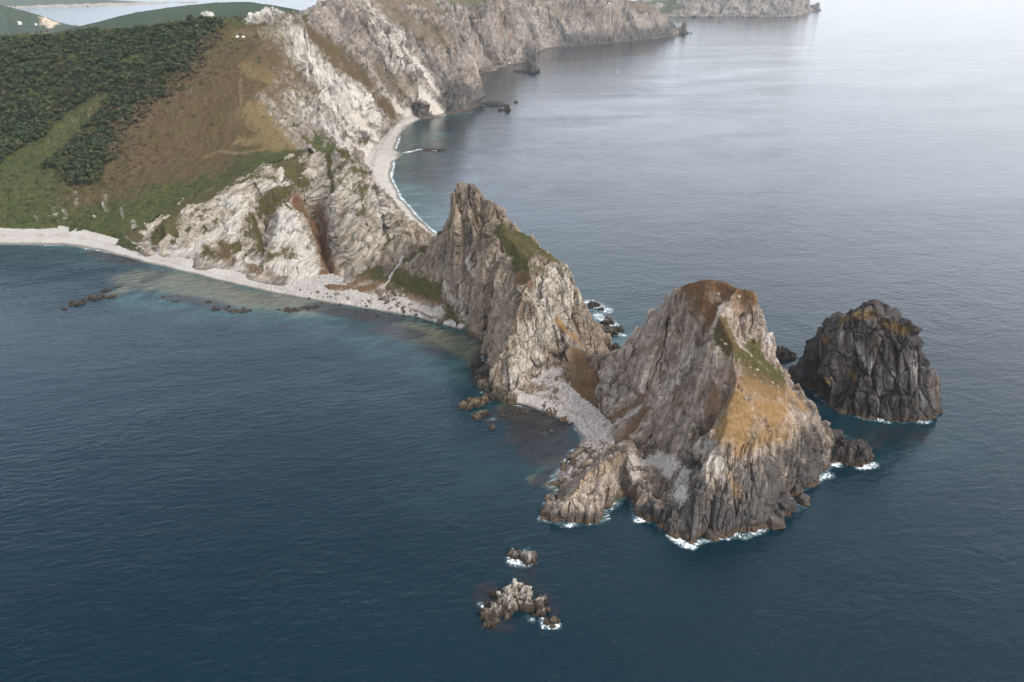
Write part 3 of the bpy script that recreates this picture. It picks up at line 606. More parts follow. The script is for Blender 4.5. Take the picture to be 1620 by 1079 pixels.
WEST = Land(west_w+[('w', -20, 455, 3), ('w', -60, 500, 5), ('w', -180, 540, 8), ('w', -280, 590, 8), ('w', -420, 660, 6), ('w', -620, 665, 6), ('w', -800, 665, 5)],
    [[(-400, 366, 3.4), (0, 364, 3.6), (100, 364, 3.6), (170, 373, 3.6), (215, 386, 3.8), (250, 400, 4.2), (300, 416, 4.5), (400, 436, 5), (500, 444, 5.4), (600, 462, 5.5), (640, 480, 5), (700, 500, 3.6), (730, 514, 3)],
     [(-400, 380, 1.4), (0, 379, 1.4), (100, 380, 1.4), (160, 388, 1.4), (230, 408, 1.5), (290, 424, 1.6), (420, 455, 1.8), (520, 473, 2), (600, 485, 2.2), (650, 494, 2), (700, 508, 1.6)]], warp=(1.2, 18), fall=.12, seed=5)
beach('beach', WEST, -1.25, -.02, 440, 690, 1400, 150, M_beach, 11, lambda V: .28+.72*sstep(V[:, 0]+fbm(V/10., 2, 3)*20, -215, -120), lambda V: .5*sstep(-np.abs(V[:, 2]-2.4+fbm(V/9., 2, 8)), -.25, 0))
EAST = Land([(690, 371, 0), (660, 344, 0), (632, 311, 0), (617, 281, 0), (622, 256, 0), (637, 245, 0), (625, 236, 0), (632, 216, 0), (641, 201, 0), (666, 188, 0), (705, 183, 0), ('w', -110, 1330, 4), ('w', -200, 1240, 5), ('w', -240, 1050, 6), ('w', -225, 900, 7), ('w', -180, 760, 8), ('w', -120, 650, 8), ('w', -70, 600, 4)],
    [[(680, 382, 2.5), (652, 366, 3.6), (620, 330, 4), (588, 290, 4.4), (566, 262, 5), (585, 246, 4), (598, 230, 4), (612, 212, 3.6), (622, 202, 3.6), (645, 187, 3.6)], [(680, 372, 1.4), (650, 347, 1.5), (624, 315, 1.6), (608, 282, 1.6), (612, 255, 1.6), (614, 236, 1.6), (622, 215, 1.6), (634, 199, 1.5)]], warp=(1.5, 30), fall=.12, seed=6)
beach('beach', EAST, -.27, -.07, 590, 1360, 420, 420, M_beach, 12, lambda V: .05+.8*sstep(V[:, 1]+fbm(V/10., 2, 3)*20, 930, 1010), lambda V: .8*sstep(-np.abs(V[:, 2]-3.4+fbm(V/12., 2, 8)), -.3, 0))
COVE = Land([(800, 634, 0), (835, 642, 0), (870, 655, 0), (905, 672, 0), (922, 690, 0), (912, 712, 0), (895, 738, 0), (878, 755, 0), (900, 765, 1.5), (940, 745, 3), (975, 715, 6), (985, 690, 8), (960, 660, 8), (930, 635, 8), (890, 600, 9), (868, 586, 9), (840, 600, 7), (805, 622, 3)],
    [[(812, 628, 2.2), (850, 634, 2.6), (890, 648, 3), (925, 672, 3), (945, 700, 3)], [(850, 615, 4.5), (880, 620, 5), (912, 640, 5)]], warp=(.8, 8), fall=.12, seed=8)
beach('beach', COVE, -.02, .16, 278, 385, 420, 300, M_cove, 13, lambda V: np.clip(.38+sstep(305-V[:, 1], -2, 8)+.5*sstep(V[:, 2]+fbm(V/4., 2, 2)*2, 3.6, 5), 0, 1), lambda V: .9*sstep(-np.abs(V[:, 2]-3.6+fbm(V/6., 2, 8)), -.5, 0), .3)
print('beaches', time.time()-T0)

# ------------------------------------------------------------------ loose rocks
def ico(n):
    bm = bmesh.new(); bmesh.ops.create_icosphere(bm, subdivisions=n, radius=1)
    v = np.array([tuple(x.co) for x in bm.verts], np.float32); f = np.array([[x.index for x in g.verts] for g in bm.faces], np.int32); bm.free(); return v, f
ICO = {n: ico(n) for n in (2, 3, 4, 5)}
def block(size, seed, sub=4, lean=0.0, rough=.09):
    """a chiselled boulder: planes cut from a ball, then broken up"""
    r_ = np.random.default_rng(seed); d, f = ICO[sub]
    n = r_.normal(size=(9, 3)); n /= np.linalg.norm(n, axis=1, keepdims=True)
    n = np.vstack([n, np.eye(3)+r_.normal(size=(3, 3))*.18, -np.eye(3)+r_.normal(size=(3, 3))*.18]); n /= np.linalg.norm(n, axis=1, keepdims=True)
    h = np.concatenate([r_.uniform(.7, 1.05, 9), r_.uniform(.62, .85, 6)])
    q = d@n.T; rad = np.where(q > .05, h/np.maximum(q, .05), 9).min(1)
    rad = np.minimum(rad, 1.25)+fbm(d*1.8+seed*3.7, 3, seed)*.10+fbm(d*5+seed, 3, seed+2, ridged=True)*rough
    v = d*rad[:, None]*np.array(size)/2; v[:, 0] += v[:, 2]*lean
    a = r_.uniform(0, 6.28); c, s_ = math.cos(a), math.sin(a)
    return v@np.array([[c, s_, 0], [-s_, c, 0], [0, 0, 1]], np.float32), f
def rock(name, base, blocks, mat, label, cat, group=None, pale=0.0, ochre=0.0, darkk=0.0, seed=1):
    """blocks: (dx, dy, dz of centre, sx, sy, sz) in metres about the waterline point"""
    vs, fs, k = [], [], 0
    for i, b in enumerate(blocks):
        v, f = block(b[3:6], seed*31+i*7, 4 if max(b[3:6]) > 2.2 else 3, random.uniform(-.2, .2))
        vs.append(v+np.array(b[:3])); fs.append(f+k); k += len(v)
    V = np.vstack(vs); top = V[:, 2]/max(V[:, 2].max(), .1); nn = fbm(V/1.5+seed, 3, 5)
    A = {l: np.zeros(len(V)) for l in LAYERS}; A['pale'] = pale*sstep(top+nn*.8, .35, .8); A['ochre'] = ochre*sstep(top+nn, .2, .7); A['dark'] = np.full(len(V), darkk)
    o = mesh(name, V, np.vstack(fs), mat, A, False); o.location = base
    return tag(o, label, cat, group)
def reef(name, base, blobs, mat, label, cat, group=None, pale=0.0, ochre=0.0, darkk=0.0, seed=1, grain=(.3, .15, 1), amp=.55):
    """one craggy rock rising from the water: a height field of overlapping humps, broken along its joints"""
    r_ = np.random.default_rng(seed); B = np.array(blobs, float)
    lo = (B[:, :2]-B[:, 3:5]*.75).min(0)-.5; hi = (B[:, :2]+B[:, 3:5]*.75).max(0)+.5
    nx, ny = (min(150, max(24, int(d/.16))) for d in hi-lo)
    X, Y = np.meshgrid(np.linspace(lo[0], hi[0], nx), np.linspace(lo[1], hi[1], ny), indexing='ij'); Z = np.full(X.shape, -1.5)
    q = np.column_stack([X.ravel(), Y.ravel(), 0*X.ravel()])/max(.8, B[:, 3].mean()*.5)+seed*3.3
    wx = (fbm(q, 3, seed)*B[:, 3].mean()*.35).reshape(X.shape); wy = (fbm(q+9, 3, seed)*B[:, 3].mean()*.35).reshape(X.shape)
    for b in B:
        a = r_.uniform(0, 3.1); u = (X+wx-b[0])*math.cos(a)+(Y+wy-b[1])*math.sin(a); v = (Y+wy-b[1])*math.cos(a)-(X+wx-b[0])*math.sin(a)
        d = np.maximum(np.abs(u)/(b[3]*.55), np.abs(v)/(b[4]*.55)); top = b[2]+b[5]*.5
        tilt = (r_.uniform(-.4, .4)*u/b[3]+r_.uniform(-.4, .4)*v/b[4])*top
        Z = np.maximum(Z, np.where(d < 1.35, (top+tilt)*(1-sstep(d, .45, 1.15))-1.3*sstep(d, .6, 1.3), -1.5))
    G = np.stack([X, Y, Z], -1); N = normals(G, 1); sc = max(.9, min(3.2, B[:, 3].mean()*.62))
    G2 = carve(G+np.array([seed*13.7, 0, 0]), N, np.ones(X.shape), grain, amp*sc*.55, sc, seed)-np.array([seed*13.7, 0, 0])
    V = G2.reshape(-1, 3); Q = quads(nx, ny); Q = Q[Z.reshape(-1)[Q].max(1) > -1.2]
    top = V[:, 2]/max(V[:, 2].max(), .1); nn = fbm(V/1.2+seed, 3, 5)
    A = {l: np.zeros(len(V)) for l in LAYERS}; A['pale'] = pale*sstep(top+nn*.8, .3, .75); A['ochre'] = ochre*sstep(top+nn, .2, .7); A['dark'] = np.full(len(V), darkk)
    v, q, a = compact(V, Q, A)
    o = mesh(name, v, q, mat, a, False); o.location = base
    return tag(o, label, cat, group)
def px(u, v): return tuple(P((u, v, 0)))
R_ = random.Random(5)
def cluster(n, sx, sy, h, lo=.35, dirn=0.0):
    out = []
    for i in range(n):
        a = R_.uniform(-1, 1); b = R_.uniform(-1, 1)*.8; k = 1-.55*a*a-.35*b*b
        s_ = R_.uniform(lo, 1)*max(sx, sy)*1.9/math.sqrt(n)
        x, y = a*sx/2*.8, b*sy/2*.8
        out.append((x*math.cos(dirn)-y*math.sin(dirn), x*math.sin(dirn)+y*math.cos(dirn), h*k*R_.uniform(-.05, .3), s_, s_*R_.uniform(.7, 1.1), h*k*R_.uniform(1.0, 1.7)))
    return out
# the islet off the point, built block by block from the photograph
reef('islet', px(812, 962), [(-8.5, -3.6, .5, 6, 5, 3.6), (-6.3, -1.2, 1.2, 6.5, 5.5, 4.6), (-3.2, 1.6, 1.7, 6.5, 6, 5.4), (-.6, 4.2, 2.3, 6, 5.5, 6.4), (1.6, 6.6, 2.2, 4, 4.5, 5.6), (.6, 1.8, 1.2, 5, 5, 4.2), (-1.2, .0, .9, 5, 5, 5), (4.2, 3.6, 1.8, 5, 7, 5.4), (5.6, -.2, .8, 4.5, 5, 3.6), (9.2, 1.2, 1.1, 5, 6, 4.4), (10.2, -2.2, .4, 4, 4, 3.2), (-7.6, -7.2, .2, 4, 4.5, 3), (-2.6, -3.2, .3, 3.6, 4.5, 3), (-6.8, 6.6, .4, 3.4, 3.2, 2.6), (2.4, 1.2, .8, 3, 4, 4)], M_shore, 'largest of the three bird whitened rocks in the foreground water', 'rock', 'foreground sea rocks', pale=.62, ochre=.25, seed=3, amp=.45)
reef('islet', px(826, 884), [(-3.2, 1.4, .5, 4.6, 4, 3.6), (2.6, -.4, .9, 5.5, 5, 4.4), (.4, 1.6, .4, 3, 3, 2.6), (3.8, 1.6, .6, 3, 3, 3)], M_shore, 'small pale topped rock with foam at its foot, farthest of the three foreground rocks', 'rock', 'foreground sea rocks', pale=.7, ochre=.2, seed=5)
rock('islet', px(872, 986), [(.8, .4, .8, 3.2, 3, 4.0), (-1.4, .2, .3, 3, 3, 2.6), (.4, -1.6, 0, 2.5, 2.2, 1.8), (2.2, .6, 0, 2, 2.4, 2)], M_shore, 'smallest foreground rock, dark brown and ringed with white foam', 'rock', 'foreground sea rocks', pale=.15, ochre=.3, seed=8)
# blocks at the foot of the seaward crag
rock('boulder', px(1240, 815), [(0, 3, 2.6, 9, 9, 9), (-3, 0, 1, 6, 6, 5)], M_dark, 'grey square block at the foot of the columns, beside the open water', 'boulder', darkk=.1, seed=11)
rock('boulder', px(1228, 836), [(0, 2, 1.6, 7, 7, 7), (2.2, 4, 3, 4, 5, 7), (-3, 2.4, .4, 4, 4, 3)], M_dark, 'wedge shaped dark block jutting from the foot of the crag nearest the viewer', 'boulder', seed=12)
reef('boulder', px(1347, 730), [(-2.5, 3, 3.4, 8, 10, 10), (4.5, 4.5, 2.6, 8, 10, 8.5), (1, -1, 0, 6, 5, 4), (-5.5, 1, .4, 5, 5, 4), (8, 1.5, .2, 5, 4, 3.4), (1, 9, 1, 9, 6, 6)], M_dark, 'big split block standing off the right end of the crag in white foam', 'boulder', seed=13, amp=.7, grain=(.1, .1, 1))
rock('boulder', px(1318, 706), [(0, 2, 1.6, 9, 7, 6), (3, 7, 1, 8, 6, 5), (-3, 9, 1.5, 8, 7, 6), (6, 11, .4, 6, 5, 3)], M_dark, 'low jumble of dark rock between the crag and the big split block', 'boulder', seed=14)
rock('boulder', px(1480, 661), [(0, 1, .8, 3.6, 3.6, 3.6)], M_dark, 'small round rock at the right foot of the dark stack', 'boulder', seed=15)
rock('boulder', px(1476, 626), [(0, 0, 2.4, 5.5, 6, 14)], M_dark, 'dark slab leaning against the right side of the dark stack', 'boulder', seed=16)
rock('boulder', px(1266, 602), [(0, 2, 2, 8, 7, 9), (-2.5, 5, 1.8, 6, 6, 8), (3.5, 0, 1.5, 6, 5, 6)], M_dark, 'broken blocks at the left foot of the dark stack', 'boulder', seed=17)
reef('sea_rock', px(1236, 566), [(-1.5, 2, 2, 7, 7, 8), (3, 2, 1.6, 6, 6, 6), (6.5, 1, .3, 4, 4, 3), (-4, 4, .8, 5, 5, 5)], M_dark, 'dark rock in the channel behind the grassy crag and left of the dark stack', 'rock', seed=18)
for i, (u, v, s_, h) in enumerate(((1078, 838, 7, 6), (1100, 845, 8, 8), (1118, 832, 7, 10), (1140, 842, 8, 9), (1168, 838, 6, 7), (1186, 840, 6, 6), (1030, 815, 7, 6), (1052, 826, 7, 6), (1015, 800, 6, 5), (1090, 856, 6, 3), (1128, 856, 6, 3), (1272, 800, 6, 4), (1262, 775, 7, 7), (868, 820, 6, 5), (890, 824, 6, 5), (912, 822, 6, 6), (935, 822, 5, 4))):
    rock('boulder', tuple(P((u, v, 0))+np.array([0, 2.5, 0])), [(0, 0, h*.25, s_, s_*.9, h*1.1), (R_.uniform(-2, 2), R_.uniform(-2, 1), .3, s_*.6, s_*.6, h*.5)], M_dark if v > 825 or u > 1000 else M_shore, 'dark boulder in the row along the waterline below the big brown crag', 'boulder', 'boulders below the seaward crag', ochre=.1, seed=60+i)
# reef rocks in the west bay
for i, (u, v, sx, sy, h, lab) in enumerate(((102, 489, 4.5, 2.5, 1.8, 'whitish outermost tip of the reef in the left bay'), (122, 481, 10, 4, 2.2, 'thin dark ledge next to the tip of the left reef'), (150, 472, 14, 8, 2.6, 'broad dark middle ledge of the left reef'), (175, 470, 9, 4, 1.8, 'brownish ledge at the landward end of the left reef'), (165, 460, 9, 3, 1.5, 'low ledge behind the broad middle ledge of the left reef'), (116, 478, 5, 2.5, 1.8, 'small knob behind the thin ledge of the left reef'), (188, 454, 5, 1.6, 1.2, 'speck of rock between the left reef and the beach'))):
    reef('reef_rock', px(u, v), [(b[0], b[1], b[2]-.25*h, b[3], b[4]*.6, b[5]) for b in cluster(9, sx, sy, h, .4, .35)], M_shore, lab, 'reef', 'reef in the left bay', pale=.35 if i in (0, 5) else .1, ochre=.6 if i == 3 else .1, darkk=.4, seed=100+i)
for i, (u, v, sx) in enumerate(((278, 476, 6), (258, 470, 3.5), (350, 488, 14), (380, 492, 16), (460, 490, 14), (490, 486, 10), (330, 478, 5))):
    reef('reef_rock', px(u, v), [(b[0], b[1], b[2]-.5, b[3], b[4]*.5, b[5]) for b in cluster(8, sx, 3, 1.2, .4, .1)], M_shore, 'low brown ledge awash in the shallows before the pale crag', 'reef', 'ledges awash in the shallows', ochre=.4, darkk=.2, seed=130+i)
# skerries in the cove
reef('skerry', px(762, 658), cluster(9, 9, 4, 2.6, .4, .5), M_shore, 'tan ledge with white top at the left of the cove', 'rock', pale=.6, ochre=.5, seed=150)
reef('skerry', px(752, 640), cluster(12, 13, 6, 3, .4, .4), M_shore, 'low ochre ledge running out from the foot of the tan crag', 'rock', pale=.1, ochre=.7, seed=151)
reef('skerry', px(780, 677), cluster(4, 3.4, 2.4, 1.8), M_shore, 'tiny tan rock alone in the middle of the cove', 'rock', pale=.3, ochre=.6, seed=152)
reef('skerry', px(822, 652), cluster(6, 8, 2, 1.3, .4, .3), M_shore, 'thin line of rock just off the cove beach', 'rock', ochre=.5, seed=153)
reef('skerry', px(872, 685), cluster(3, 2.4, 2, 1.6), M_shore, 'pale rock in the shallows at the right side of the cove', 'rock', pale=.8, seed=154)
reef('skerry', px(795, 658), cluster(4, 4, 2, 1.2), M_shore, 'low brown rock in the dark shallows of the cove', 'rock', ochre=.3, seed=155)
for i, (u, v, sx, sy, h) in enumerate(((765, 590, 9, 8, 6), (772, 612, 9, 8, 6), (785, 630, 8, 6, 4), (755, 575, 6, 5, 3))):
    reef('boulder', px(u, v), cluster(7, sx, sy, h), M_shore, 'dark rubble heaped at the left foot of the tan crag', 'boulder', 'rubble at the foot of the tan crag', darkk=.6, seed=160+i)
# rocks in the surf behind the saddle
for i, (u, v, sx, sy, h, lab) in enumerate(((938, 483, 7, 4, 3, 'dark rock far out in the surf behind the tan crag'), (950, 490, 5, 3, 2, 'small wet rock near the outermost surf behind the tan crag'), (960, 512, 8, 6, 5, 'white splashed rock in the middle of the surf behind the tan crag'), (954, 526, 15, 9, 5, 'largest dark jagged rock in the surf behind the saddle'), (979, 522, 6, 5, 4, 'single pointed rock right of the largest surf rock'), (958, 540, 7, 5, 2.5, 'low dark rock below the largest surf rock'), (972, 551, 9, 5, 3, 'brown rock nearest the left slope of the grassy crag'), (950, 545, 9, 7, 4, 'dark rubble under the right foot of the tan crag'), (943, 528, 6, 8, 5, 'dark wedge against the right foot of the tan crag'))):
    reef('sea_rock', px(u, v), cluster(8, sx, sy, h), M_shore, lab, 'rock', 'rocks in the surf behind the saddle', pale=.5 if i == 2 else 0, darkk=.6, seed=180+i)
# far rocks along the east cliffs
reef('sea_rock', px(842, 114), [(0, 0, 6, 22, 18, 30), (-12, 0, 2, 14, 12, 12), (12, 2, 2, 12, 12, 12)], M_shore, 'pointed dark rock in the sea below the far cliffs', 'rock', darkk=.7, seed=200)
reef('sea_rock', px(803, 174), [(0, 0, 2.5, 9, 8, 13), (-4, 0, .5, 6, 6, 5), (-12, -6, .6, 9, 6, 4)], M_shore, 'small pointed rock off the dark point of the grey cliff', 'rock', darkk=.7, seed=201)
reef('sea_rock', px(816, 162), [(0, 0, .6, 6, 5, 4)], M_shore, 'outermost speck of rock off the grey cliff', 'rock', darkk=.7, seed=202)
reef('reef_rock', px(782, 166), cluster(14, 46, 16, 7, .35), M_shore, 'low dark reef running out from the point of the grey cliff', 'reef', darkk=.7, seed=203)
reef('sea_rock', px(822, 113), cluster(7, 26, 14, 5), M_shore, 'flat dark rocks beside the pointed rock of the far cliffs', 'rock', darkk=.7, seed=204)
reef('sea_rock', px(828, 98), cluster(7, 40, 20, 8), M_shore, 'dark ledge at the foot of the cliffs behind the pointed rock', 'rock', darkk=.7, seed=205)
rock('pinnacle', px(1081, 53), [(0, 0, 20, 26, 30, 60), (-30, 0, 10, 40, 36, 45), (14, 0, 3, 20, 20, 16), (-12, 0, 10, 20, 24, 36)], M_shore, 'dark pinnacles at the tip of the farther headland', 'rock', darkk=.5, seed=206)
rock('sea_rock', px(1093, 53), [(0, 0, 1, 12, 12, 8)], M_shore, 'lone speck of rock off the dark pinnacles', 'rock', darkk=.7, seed=207)
reef('sea_rock', px(693, 237), cluster(6, 26, 6, 1.6), M_shore, 'pale bar of rock awash off the right hand beach', 'rock', pale=.5, seed=208)
# boulders on the beaches and on the grassy back
def ground_z(lands, x, y): return max(float(l(np.array([x]), np.array([y]))[0]) for l in lands)
for i in range(44):
    k = R_.random(); pl = [(470, 466), (520, 476), (560, 482), (600, 488), (640, 494), (665, 502)]
    j = min(int(k*5), 4); f = k*5-j; u = pl[j][0]+(pl[j+1][0]-pl[j][0])*f; v = pl[j][1]+(pl[j+1][1]-pl[j][1])*f+R_.gauss(-1, 4)
    p = px(u, v); s_ = R_.uniform(1.0, 2.4)*(1.8 if i % 11 == 0 else 1)
    rock('boulder', (p[0], p[1], max(ground_z([WEST], p[0], p[1]), -.3)), [(0, 0, s_*.15, s_*1.2, s_, s_*.8)], M_shore, 'grey boulder lying on the stony shore below the pale crag', 'boulder', 'boulders on the stony shore', pale=.3 if i % 3 else 0, seed=300+i)
for i, (u, v, s_) in enumerate(((630, 488, 5.5), (612, 482, 5), (640, 495, 4))):
    p = px(u, v); rock('boulder', (p[0], p[1], .4), [(0, 0, .8, s_*1.4, s_, s_*.7)], M_shore, ('large flat topped tan boulder at the shore below the green ledge', 'long grey boulder left of the flat topped tan one', 'dark round boulder before the flat topped tan one')[i], 'boulder', seed=350+i)
for i in range(40):
    u = R_.uniform(885, 965); v = 700+(u-900)*.25+R_.uniform(-4, 42); p = P((u, v, 1.0))
    z = ground_z([COVE, FRONT], p[0], p[1])
    if z < -.2: continue
    s_ = R_.uniform(.7, 2.0)
    rock('boulder', (p[0], p[1], z), [(0, 0, s_*.2, s_*1.2, s_, s_*.9)], M_shore, 'brown boulder on the rubble shore at the right end of the cove', 'boulder', 'boulders at the right end of the cove', darkk=.3, seed=400+i)
for i in range(22):
    u = R_.uniform(855, 905); v = 592+abs(u-876)*.5+R_.uniform(-2, 26); p = FRONT.hit(u, v) if False else MID.hit(u, v)
    z = ground_z([COVE, MID], p[0], p[1]); s_ = R_.uniform(.6, 1.5)
    rock('boulder', (p[0], p[1], z), [(0, 0, s_*.2, s_*1.2, s_, s_*.9)], M_near, 'pale fallen stone at the head of the cove beach', 'boulder', 'fallen stones above the cove beach', pale=.4, seed=450+i)
for i, (u, v) in enumerate(((1187, 582), (1197, 586), (1148, 545), (1142, 538), (1212, 580), (1203, 604), (1222, 606), (1219, 612), (1231, 613), (1206, 606), (1140, 478), (1137, 466), (1168, 470), (1180, 631), (1229, 652), (1236, 640))):
    p = FRONT.hit(u, v); s_ = R_.uniform(.6, 1.5)
    rock('boulder', tuple(p), [(0, 0, s_*.15, s_*1.3, s_*.9, s_*.9)], M_near, 'whitish stone sticking out of the grassy back of the big crag', 'boulder', 'stones on the grassy back', pale=.4, seed=500+i)
print('rocks', time.time()-T0)

# ------------------------------------------------------------------ far hills and shores
def hill(name, outline, lines, k0, k1, Y0, Y1, nk, nv, mat, seed, rock_lo, tab=(), amp=5, size=40, warp=(20, 200)):
    L = Land(outline, lines, warp, .3, seed); G = grid(L, k0, k1, Y0, Y1, nk, nv, 500, 1, geo=True)
    o, _, _ = build_land(name, L, G, lambda V, N: sstep(N[:, 2]+fbm(V/90., 3, 9)*.25, rock_lo-.06, rock_lo+.06)*sstep(V[:, 2], 6, 16), list(tab), (.2, 0, 1), amp, size, mat, seed)
    o['kind'] = 'structure'; return o
M_wood = rock_mat('wooded_hill', [(0, (.1, .09, .08)), (.5, (.25, .22, .2)), (1, (.42, .38, .34))], (.2, 0, 1), 8, scale=5, bump=1.0, grass=((.032, .052, .032), (.066, .086, .048)), pale=(.5, .42, .32), wet=False)
hill('hill', [('w', -1750, 1900, 0), ('w', -1400, 1500, 0), ('w', -900, 1500, 0), ('w', -560, 1600, 0), ('w', -430, 2000, 0), ('w', -480, 2700, 0), ('w', -900, 3200, 0), ('w', -1500, 3000, 0)],
     [[(40, 62, 2100), (95, 49, 2200), (150, 35.5, 2250), (215, 18.5, 2300), (280, 10, 2350), (345, 3.5, 2400), (390, 1.5, 2400), (430, 7, 2380), (465, 14, 2350), (500, 24, 2300)], [('w', -1000, 1800, 75), ('w', -700, 1800, 80)]], -.95, -.15, 1450, 3250, 420, 200, M_wood, 700, .4, amp=6, size=26, warp=(12, 200))
hill('hill', [('w', -3600, 2600, 0), ('w', -2300, 2700, 0), ('w', -1900, 3100, 0), ('w', -1880, 3500, 0), ('w', -1950, 3720, 0), ('w', -2060, 3960, 0), ('w', -2300, 4200, 0), ('w', -3800, 4300, 0)],
     [[(-300, -24, 3300), (-120, -12, 3350), (0, 5, 3400), (30, 13, 3450), (62, 23, 3500), (88, 32, 3550), (108, 40, 3650)], [('w', -3000, 2950, 60), ('w', -2400, 3050, 50), ('w', -2150, 3150, 30)], [(60, 45, 3480), (20, 36, 3420)]], -1.0, -.42, 2600, 4400, 260, 160, M_wood, 720, .35, [('pale', 26, [(72, 32.5), (80, 36.5)], 1), ('pale', 18, [(87, 36), (90, 37)], 1)], amp=6, size=30, warp=(8, 200))
hill('far_shore', [('w', -8500, 6000, 0), ('w', -6000, 6050, 0), (50, 11.5, 0), (130, 10.5, 0), (200, 8, 0), (300, 3, 0), (335, -1, 0), ('w', -3400, 8900, 0), ('w', -8500, 9500, 0)],
     [[('w', -7000, 6800, 240), (100, -12, 6900), (200, -12, 7200), (270, -10, 7600), (310, -7, 8000)], [(50, 7, 6250), (130, 6.5, 6300), (200, 4.5, 6700)]], -1.0, -.38, 5900, 9300, 260, 120, M_wood, 740, .3, [('scree', 70, [(55, 11), (130, 10), (200, 7.6), (290, 3)], 1), ('pale', 60, [(45, 8), (50, 9.5)], .9)], amp=10, size=60, warp=(20, 500))
hill('far_headland', [(1035, 26, 0), (1056, 27, 0), (1100, 27.5, 0), (1160, 27, 0), (1210, 28, 0), (1255, 27, 0), (1272, 22, 0), (1284, 18, 0), (1293, 15.5, 0), ('w', 2450, 7000, 0), ('w', 1800, 7600, 0), ('w', 700, 7000, 0), ('w', 500, 5600, 0), ('w', 750, 5000, 0)],
     [[('w', 800, 5400, 70), (1040, 10, 5700), (1062, 0, 5560), (1085, -6, 5500), (1120, -12, 5460), (1160, -8, 5440), (1200, -18, 5440), (1262, -20, 5560), (1279, -2, 5900), (1288, 10, 6100)], [(1085, 8, 5400), (1088, 22, 5320)], [(1140, 14, 5420), (1142, 24, 5300)], [(1180, 2, 5420), (1182, 22, 5300)], [(1230, 0, 5430), (1232, 22, 5310)], [('w', 1500, 6000, 190), ('w', 2000, 6300, 190)]], .10, .42, 4900, 7300, 420, 220, M_land, 760, .93, [('dark', 60, [(1100, 26), (1200, 25), (1260, 22)], .5)], amp=12, size=60, warp=(18, 220))
rock('pinnacle', px(1291, 16.5), [(0, 0, 20, 40, 50, 70), (26, 0, 4, 30, 30, 24), (-30, 0, 12, 40, 40, 70)], M_shore, 'small pinnacles at the tip of the farthest headland', 'rock', darkk=.4, seed=209)
print('hills', time.time()-T0)

